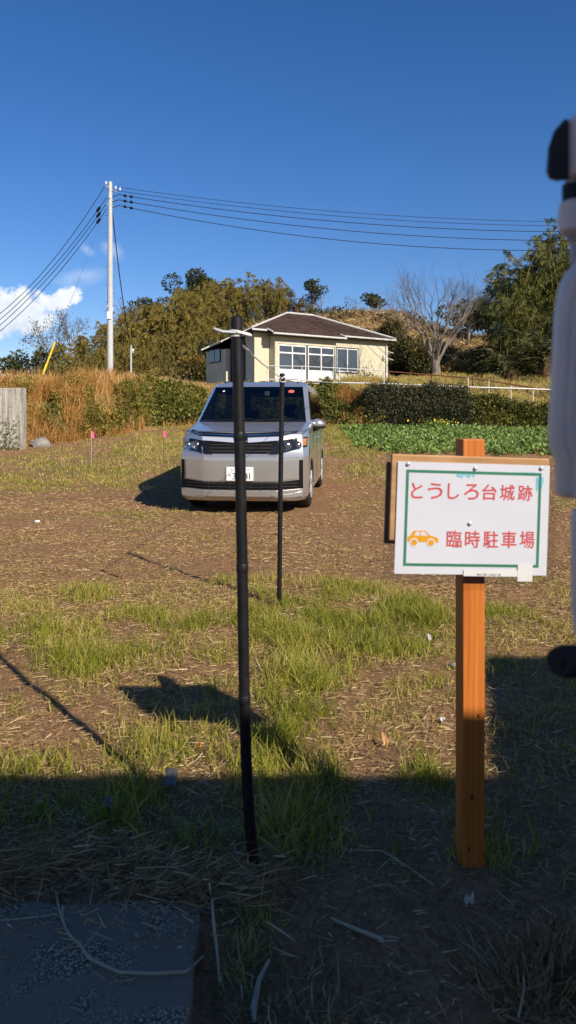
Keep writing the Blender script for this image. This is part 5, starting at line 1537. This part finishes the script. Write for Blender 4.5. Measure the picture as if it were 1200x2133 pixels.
# tie wire
tie = thing('tie_wire', 'pale twisted wire wrapped round the near post and running to the far one', 'wire', P(493, 692, 1.96))
o_ = P(493, 692, 1.96)
c0 = Vector((0, 0, 0))
MB().tube([(.0185 * math.cos(a), .0185 * math.sin(a), .006 * math.sin(a * .5) - .004 * a / 6) for a in np.linspace(0, 13, 40)], .0032, 6).build('coil', M['tie'], tie, True)
MB().tube([P(x_, y_, d_) - o_ for x_, y_, d_ in ((446, 684, 1.95), (452, 687, 1.945), (464, 691, 1.94), (480, 692, 1.94), (492, 693, 1.938))], [.003, .0042, .0042, .0042, .004], 7).build('loose_end', M['tie'], tie, True)
MB().tube([P(x_, y_, d_) - o_ for x_, y_, d_ in ((494, 692, 1.938), (506, 694, 1.94), (517, 697, 1.945), (524, 699, 1.945))], [.004, .005, .0055, .004], 7).build('loose_end', M['tie'], tie, True)
run = [(505, 720, 1.98), (511, 726, 2.1), (517, 731, 2.25), (524, 738, 2.5), (531, 744, 2.75), (540, 752, 3.1), (548, 759, 3.4), (556, 765, 3.7), (565, 773, 4.1), (576, 781, 4.4), (587, 787, 4.66)]
MB().tube([P(x_ + rng.normal(0, .6), y_ + rng.normal(0, .6), d_) - o_ for x_, y_, d_ in run], .0028, 6).build('span', M['tie'], tie, True)
pc = P(588, 789, 4.70) - o_
MB().tube([(pc.x + .021 * math.cos(a), pc.y + .021 * math.sin(a), pc.z - .022 * math.sin(a * .7)) for a in np.linspace(0, 16, 40)], .0032, 6).build('coil', M['tie'], tie, True)
MB().tube([P(x_, y_, d_) - o_ for x_, y_, d_ in ((588, 788, 4.68), (600, 789, 5.2), (640, 793, 7), (690, 797, 10), (760, 799, 15))], .004, 6).build('span', M['tie'], tie, True)

# ------------------------------------------------------------------ sign
M['postwood'] = woodmat('orange_post_wood', (0.33, 0.085, 0.012), (0.52, 0.17, 0.028), 30, 1.6)
M['knot'] = plain('wood_knot', (0.13, 0.035, 0.01), .6, 0, .3, .4, 90)
M['board'] = woodmat('pale_board_wood', (0.42, 0.22, 0.085), (0.62, 0.36, 0.16), 3, 30)
M['darkboard'] = woodmat('brown_board_wood', (0.16, 0.07, 0.035), (0.24, 0.11, 0.05), 3, 30)
t = NT('print_paper')
v_ = t.coord('Object')
cre = t.new('ShaderNodeSeparateXYZ'); t.l.new(v_, cre.inputs[0])
t.color(t.ramp(t.noise(6, 3, .5, v_), [(.3, (.70, .705, .75)), (.7, (.74, .745, .79))]))
ln = t.math('ABSOLUTE', t.math('ADD', cre.outputs[2], -.012))
t.bump(t.math('ADD', t.math('MULTIPLY', t.math('LESS_THAN', ln, .0015), .4), t.noise(5, 2, .5, v_)), .25, .01)
M['paper'] = t.set(.5, 0, .4)
M['green_ink'] = plain('green_ink', (0.045, 0.22, 0.12), .5, 0, .3, .08, 20)
M['red_ink'] = plain('red_ink', (0.68, 0.10, 0.10), .5, 0, .3, .08, 20)
M['car_ink'] = plain('amber_ink', (0.80, 0.36, 0.015), .5, 0, .3, .06, 20)
M['blue_ink'] = plain('bled_blue_ink', (0.25, 0.55, 0.68), .5, 0, .3, .35, 60)
t = NT('laminate_film')
gl = t.new('ShaderNodeBsdfGlossy'); gl.inputs['Roughness'].default_value = .12
tr = t.new('ShaderNodeBsdfTransparent'); tr.inputs[0].default_value = (.86, .87, .90, 1)
lw_ = t.new('ShaderNodeLayerWeight'); fz = t.math('ADD', t.math('MULTIPLY', t.math('POWER', lw_.outputs['Facing'], 4.0), .7), .045)
mx = t.new('ShaderNodeMixShader'); t.l.new(fz, mx.inputs[0]); t.l.new(tr.outputs[0], mx.inputs[1]); t.l.new(gl.outputs[0], mx.inputs[2]); t.l.new(mx.outputs[0], t.out.inputs[0])
M['film'] = t.m
SD = 1.93
sc_ = P(983.7, 1080.5, SD)
sb = P(979, 1783, 1.99)
yaw = R(6)
sign = thing('signboard', 'wooden post with laminated paper parking notice in red Japanese lettering', 'sign', (sb.x, sb.y, gz1(sb.x, sb.y) - .01), yaw)
SP = (sb.x, sb.y)
hz = P(979, 914, 1.99).z - sign.location.z
MB().box(-.031, .031, -.031, .031, -.1, hz).build('post', M['postwood'], sign, bevel=.003)
for kx_, kz_, kr in ((-.006, .20, .006), (.012, .42, .0045), (-.014, .06, .005)):
    m_ = MB(); ks = [(kx_ + kr * .75 * math.cos(a), -.0315, kz_ + kr * 1.5 * math.sin(a)) for a in np.linspace(0, 2 * math.pi, 13)[:-1]]
    m_.add(ks + [(x_, -.0305, z_) for x_, y_, z_ in ks], [tuple(range(12)), tuple(range(23, 11, -1))]); m_.build('knot', M['knot'], sign)
face = bpy.data.objects.new('notice', None); COL.objects.link(face); face.parent = sign
# local frame of the notice: x right, z up, y away from the viewer
dx, dy = sc_.x - sb.x, (SD - sb.y)
face.location = (dx * math.cos(yaw) + dy * math.sin(yaw), -.031 - .034, sc_.z - sign.location.z)
face.rotation_euler = (0, R(2.0), 0)
K = .42 / 922.6; cr_, sr_ = math.cos(R(-2.0)), math.sin(R(-2.0))
def S(zx, zy):
    a, b = (zx - 582) * K, -(zy - 573) * K
    th = R(2.0); return (a * math.cos(th) - b * math.sin(th), a * math.sin(th) + b * math.cos(th))
def sheet(name, pts, y, th, m, par=face):
    n = len(pts); m_ = MB(); m_.add([(x, y, z) for x, z in pts] + [(x, y + th, z) for x, z in pts], [tuple(range(n)), tuple(range(2 * n - 1, n - 1, -1))] + [(i, n + i, n + (i + 1) % n, (i + 1) % n) for i in range(n)])
    return m_.build(name, m, par)
rect = lambda a, b, c, d: [(a, b), (c, b), (c, d), (a, d)]
bt_, bb_ = S(100, 190)[1], S(82, 690)[1]
bd = MB().box(S(91, 440)[0], S(1046, 480)[0], .004, .020, bb_, bt_).build('board', M['board'], face, bevel=.002)
MB().box(S(72, 440)[0], S(1030, 480)[0], .021, .033, bb_ - .012, bt_ - .022).build('back_board', M['darkboard'], face, bevel=.002)
pw, phh = .21, .1485
paper = sheet('paper', rect(-pw, -phh, pw, phh), 0, .0006, M['paper'])
m_ = MB(); m_.add([(x, -.0016, z) for x, z in rect(-pw - .032, -phh - .022, pw + .022, phh + .018)], [(0, 1, 2, 3)]); m_.build('laminate', M['film'], face)
# printed border
bx_, bX = -.187, .187; bz_, bZ = -.1275, .1275; w_ = .0075
for a in (rect(bx_, bZ - w_, bX, bZ), rect(bx_, bz_, bX, bz_ + w_), rect(bx_, bz_ + w_, bx_ + w_, bZ - w_), rect(bX - w_, bz_ + w_, bX, bZ - w_)): sheet('printed_border', a, -.0006, .0003, M['green_ink'], paper)
def word(s, zx0, zx1, zy, h, m=None):
    a = S(zx0, zy[0]); b = S(zx1, zy[1]); n = len(s); adv = (b[0] - a[0]) / n
    for i, ch in enumerate(s):
        me_ = text_mesh('lettering', ch, m or M['red_ink'], adv * (.80 if ch not in 'しと' else .62), h, .00055)
        o_ = obj('lettering', me_, paper); o_.location = (a[0] + adv * (i + .5), -.0007, a[1] + (b[1] - a[1]) * (i + .5) / n)
word('とうしろ台城跡', 190, 955, (400, 425), .041)
word('臨時駐車場', 412, 968, (686, 702), .045)
# bolder strokes: the notice is printed in a medium weight
# car symbol
cx_, cz_ = S(281, 678)
car = [(-.042, -.010), (-.042, .002), (-.034, .007), (-.026, .019), (.006, .019), (.020, .006), (.038, .002), (.042, -.004), (.042, -.012)]
sheet('car_symbol', [(cx_ + x, cz_ + z) for x, z in car], -.0006, .0003, M['car_ink'], paper)
for p_ in ([(-.024, .006), (-.020, .016), (-.010, .016), (-.010, .006)], [(-.007, .006), (-.007, .016), (.004, .016), (.013, .006)]): sheet('car_symbol_window', [(cx_ + x, cz_ + z) for x, z in p_], -.0009, .0002, M['paper'], paper)
for x in (-.024, .022):
    for r_, y_, m_ in ((.0115, -.0010, M['paper']), (.0082, -.0013, M['car_ink'])): sheet('car_symbol_wheel', [(cx_ + x + r_ * math.cos(a), cz_ - .0125 + r_ * math.sin(a)) for a in np.linspace(0, 2 * math.pi, 19)[:-1]], y_, .0002, m_, paper)
# bled ink stains
rd = np.random.default_rng(4)
def stain(zx0, zx1, zy0, zy1, n=14):
    x0_, z0_ = S(zx0, zy0); x1_, z1_ = S(zx1, zy1); xs_ = np.linspace(x0_, x1_, n)
    pts = [(x, z0_ + rd.uniform(-.001, .001)) for x in xs_] + [(x, z1_ + rd.uniform(0, .8) * (z0_ - z1_)) for x in xs_[::-1]]
    sheet('ink_stain', pts, -.0004, .0002, M['blue_ink'], paper)
stain(480, 592, 305, 345); stain(865, 990, 300, 322); stain(968, 1012, 330, 432, 6)
# screws
for zx, zy in ((192, 246), (596, 275), (1000, 278), (562, 598)):
    x_, z_ = S(zx, zy); m_ = MB().lathe([(.0055, 0), (.005, -.003), (.002, -.0045)], 12, 'y', (x_, -.0018, z_)); m_.build('screw', M['steel'], face, True)
# strip sticker with small print, and blank square sticker
sk = sheet('strip_sticker', rect(*S(522, 905), *S(852, 880)), -.0024, .0004, plain('sticker_white', (.56, .56, .56), .4, 0, .4, .03))
a = S(602, 898); b = S(748, 898)
o_ = obj('lettering', text_mesh('lettering', '歴史の郷へ広違信三課', M['ink'], b[0] - a[0], .006), sk); o_.location = ((a[0] + b[0]) / 2, -.0027, a[1])
sheet('square_sticker', rect(*S(850, 944), *S(945, 846)), -.0030, .0005, plain('sticker_white_matt', (.54, .54, .55), .5, 0, .4, .05, 40))

for ch in list(face.children):          # print and stickers are all pieces of the notice
    for gc in list(ch.children): gc.parent = face

# ------------------------------------------------------------------ pale grey machine cut off by the right edge
M['casing'] = plain('grey_casing', (0.66, 0.60, 0.53), .45, 0, .4, .06, 10)
M['casing2'] = plain('grey_bracket', (0.36, 0.35, 0.33), .5, 0, .4, .1, 10)
MD = .62
mo = P(1260, 900, MD)
mach = thing('machine', 'blurred pale grey machine casing with black handle cut off by right edge', 'machine', (mo.x, mo.y, 0))
L = lambda px, py, dy=0.0: P(px, py, MD + dy) - Vector((mo.x, mo.y, 0))
def prism(name, outline, y0, y1, m, bevel=.006, par=mach):
    n = len(outline); m_ = MB(); b = [L(x, y, 0) for x, y in outline]; b = [Vector((p.x, p.y, p.z)) for p in b]; a = [Vector((p.x, p.y - (y1 - y0), p.z)) for p in b]
    m_.add(a + b, [tuple(range(n)), tuple(range(2 * n - 1, n - 1, -1))] + [(i, n + i, n + (i + 1) % n, (i + 1) % n) for i in range(n)])
    return m_.build(name, m, par, True, 30, bevel)
prism('side_panel', [(1170, 575), (1158, 600), (1148, 660), (1142, 780), (1136, 900), (1138, 930), (1150, 960), (1150, 1033), (1320, 1038), (1330, 540), (1230, 500), (1195, 545)], 0, .022, M['casing'], .006)
prism('edge_rib', [(1182, 600), (1172, 650), (1163, 800), (1158, 900), (1160, 925), (1172, 955), (1172, 1030), (1186, 1030), (1186, 600)], -.002, .026, M['casing'], .004)
prism('column', [(1190, 1052), (1183, 1075), (1184, 1260), (1192, 1330), (1320, 1330), (1320, 1052)], .0, .02, M['casing'], .006)
prism('head_trim', [(1172, 252), (1152, 275), (1140, 310), (1136, 360), (1142, 374), (1156, 379), (1180, 377), (1180, 252)], 0, .006, M['dark'], .003)
prism('head', [(1181, 253), (1205, 236), (1250, 225), (1330, 240), (1330, 345), (1205, 350), (1196, 376), (1181, 376)], 0, .022, M['casing'], .005)
MB().tube([L(1198, 365), L(1187, 385), L(1192, 420)], .005, 8).build('bracket', M['casing2'], mach, True)
MB().tube([L(1192, 385), L(1192, 425)], .0085, 10).build('joint', M['black'], mach, True)
m_ = MB(); c_ = L(1196, 452); m_.lathe([(.005, -.016), (.012, -.012), (.0135, 0), (.012, .012), (.005, .016)], 14, 'z', tuple(c_)); m_.build('knob', M['casing'], mach, True)
MB().tube([L(1215, 440), L(1192, 462), L(1180, 482), L(1190, 495), L(1215, 498)], .004, 8).build('hook', M['casing2'], mach, True)
MB().tube([L(1230, 545, .04), L(1230, 480, .04), L(1260, 430, .04), L(1260, 340, .04)], .018, 10).build('stem', M['casing2'], mach, True)
ga_, gb_ = L(1165, 1378, -.03), L(1330, 1372, .06)
MB().tube([ga_, ga_.lerp(gb_, .06), gb_], [.0115, .0135, .0135], 18).build('handle_grip', M['rubber'], mach, True)
MB().lathe([(.0045, 0), (.0045, .004)], 10, 'x', tuple(ga_ + Vector((-.0005, 0, 0)))).build('grip_hole', M['black'], mach)
MB().tube([L(1320, 1100, .05), (.10, .06, 0)], .035, 12).build('leg', M['casing2'], mach, True)
MB().box(-.02, .22, -.08, .20, -.02, .03).build('foot', M['casing2'], mach, bevel=.01)

# ------------------------------------------------------------------ small things on the ground
M['stalk'] = plain('dry_stalk', (0.42, 0.33, 0.20), .7, 0, .3, .2, 20)
def ground_tube(name, label, cat, pts, rad, m, dz=.006, z=None):
    w = []
    for px, py in pts:
        x_, y_ = G0(px, py); zz = z if z is not None else max(gz1(x_, y_), .012 if (x_ < -.2 and y_ < 1.86) else -9)
        k = (CAMZ - zz - dz) / CAMZ; x_, y_ = x_ * k, y_ * k
        w.append(Vector((x_, y_, zz + dz)))
    o_ = w[0].copy(); ob = MB().tube([p - o_ for p in w], rad, 7).build(name, m, None, True); ob.location = o_; return tag(ob, label, cat)
ground_tube('dry_stalk', 'long pale dry stalk bent across the concrete', 'stalk', [(116, 1860), (122, 1890), (137, 1935), (150, 1955), (165, 1965), (185, 1995), (215, 2010), (248, 2025), (320, 2028), (388, 2024), (425, 1990), (450, 1960), (488, 1915)], [.0018, .003, .003, .0036, .003, .0036, .003, .0036, .0032, .0036, .003, .003, .002], M['stalk'], .008)
ground_tube('dry_stalk', 'orange brown dry stalk standing at the corner of the concrete', 'stalk', [(457, 2045), (452, 1980), (445, 1920), (442, 1875)], [.002, .0035, .004, .003], M['stalk'], .05)
ground_tube('dry_stalk', 'thin dry stem lying at the left edge of the straw ridge', 'stalk', [(0, 1917), (60, 1912), (120, 1904)], .0018, M['stalk'], .012)
ground_tube('dry_stalk', 'pale split stalk on the dark soil between the posts', 'stalk', [(690, 1912), (730, 1930), (798, 1958)], [.002, .004, .005], M['stalk'], .01)
ground_tube('dry_stalk', 'long thin stem lying in front of the wooden post', 'stalk', [(720, 1770), (795, 1772), (850, 1805), (905, 1845)], .0018, M['stalk'], .012)
ground_tube('dry_stalk', 'twisted dry root end lying in the dark gap beside the concrete', 'stalk', [(560, 2000), (540, 2040), (528, 2100), (530, 2125)], [.004, .006, .008, .004], M['stalk'], .02)
ground_tube('twig', 'dark twig lying on the brown soil left of the far post', 'twig', [(213, 1187), (230, 1195), (256, 1206)], .006, M['darkwood'])
ground_tube('dry_stalk', 'thin upright stem in the bottom right shade', 'stalk', [(1080, 2120), (1092, 2060), (1090, 2020)], .002, M['stalk'], .03)
t = NT('clear_plastic_scrap'); t.color((.16, .16, .155)); M['scrap'] = t.set(.4, 0, .4, Alpha=.7)
def scrap(name, label, cat, px, py, w, h, m, up=.03, seed=0):
    x_, y_ = G0(px, py); rd = np.random.default_rng(seed); z_ = gz1(x_, y_)
    nx_, ny_ = 5, 4; Vx = []; w, h = w / FPX * y_ * .8, h / FPX * y_ * .7
    for j in range(ny_):
        for i in range(nx_): Vx.append(((i / (nx_ - 1) - .5) * w + rd.normal(0, w * .06), rd.normal(0, .006) + j * h * .5, j / (ny_ - 1) * h * .8 + rd.normal(0, .004) + .004))
    F_ = [(j * nx_ + i, j * nx_ + i + 1, (j + 1) * nx_ + i + 1, (j + 1) * nx_ + i) for j in range(ny_ - 1) for i in range(nx_ - 1)]
    m_ = MB(); m_.add(Vx, F_); ob = m_.build(name, m, None, True, 80); ob.location = (x_, y_, z_ + up)
    md = ob.modifiers.new('s', 'SOLIDIFY'); md.thickness = .0012
    return tag(ob, label, cat)
scrap('plastic_scrap', 'crumpled clear plastic scrap in the shaded grass near the shadow edge', 'litter', 353, 1650, 34, 34, M['scrap'], .03, 1)
scrap('plastic_scrap', 'smaller grey plastic scrap lower in the shaded grass', 'litter', 221, 1708, 28, 20, M['scrap'], .025, 2)
scrap('paper_scrap', 'white scrap in the sunlit grass left of the wooden post', 'litter', 896, 1342, 8, 13, M['gutter'], .012, 3)
scrap('paper_scrap', 'small white scrap on the soil beside the wooden post', 'litter', 922, 1507, 14, 8, M['gutter'], .008, 4)
M['deadleaf'] = plain('dead_leaf', (.50, .42, .30), .7, 0, .3, .2, 30)
scrap('dead_leaf', 'pale dead leaf on dark soil right of centre', 'leaf', 982, 1893, 26, 14, M['deadleaf'], .012, 5)
scrap('dead_leaf', 'orange fallen leaf in the lit grass near the black post', 'leaf', 416, 1572, 10, 10, plain('orange_leaf', (.65, .2, .03), .6), .02, 6)
scrap('dead_leaf', 'tan curled leaf standing in the grass left of the wooden post', 'leaf', 803, 1560, 12, 24, plain('tan_leaf', (.5, .27, .12), .6), .012, 7)
for i, (px, py, r_, lab) in enumerate([(285, 1962, .008, 'small grey pebble near the middle of the concrete'), (325, 1988, .008, 'small dark pebble right of the bent stalk on the concrete'), (262, 1905, .007, 'pale pebble at the foot of the straw ridge'),
                                       (1013, 2002, .014, 'round grey stone in the bottom right shade'), (945, 1388, .02, 'flat stone right of the wooden post in the shade edge'), (78, 1088, .03, 'tiny white stone on the left of the brown lot')]):
    x_, y_ = G0(px, py); rock('pebble', lab, (x_, y_, max(gz1(x_, y_), .012 if x_ < -.2 and y_ < 1.85 else -9) + r_ * .4), r_, M['stone'] if i != 5 else M['white'], 20 + i)
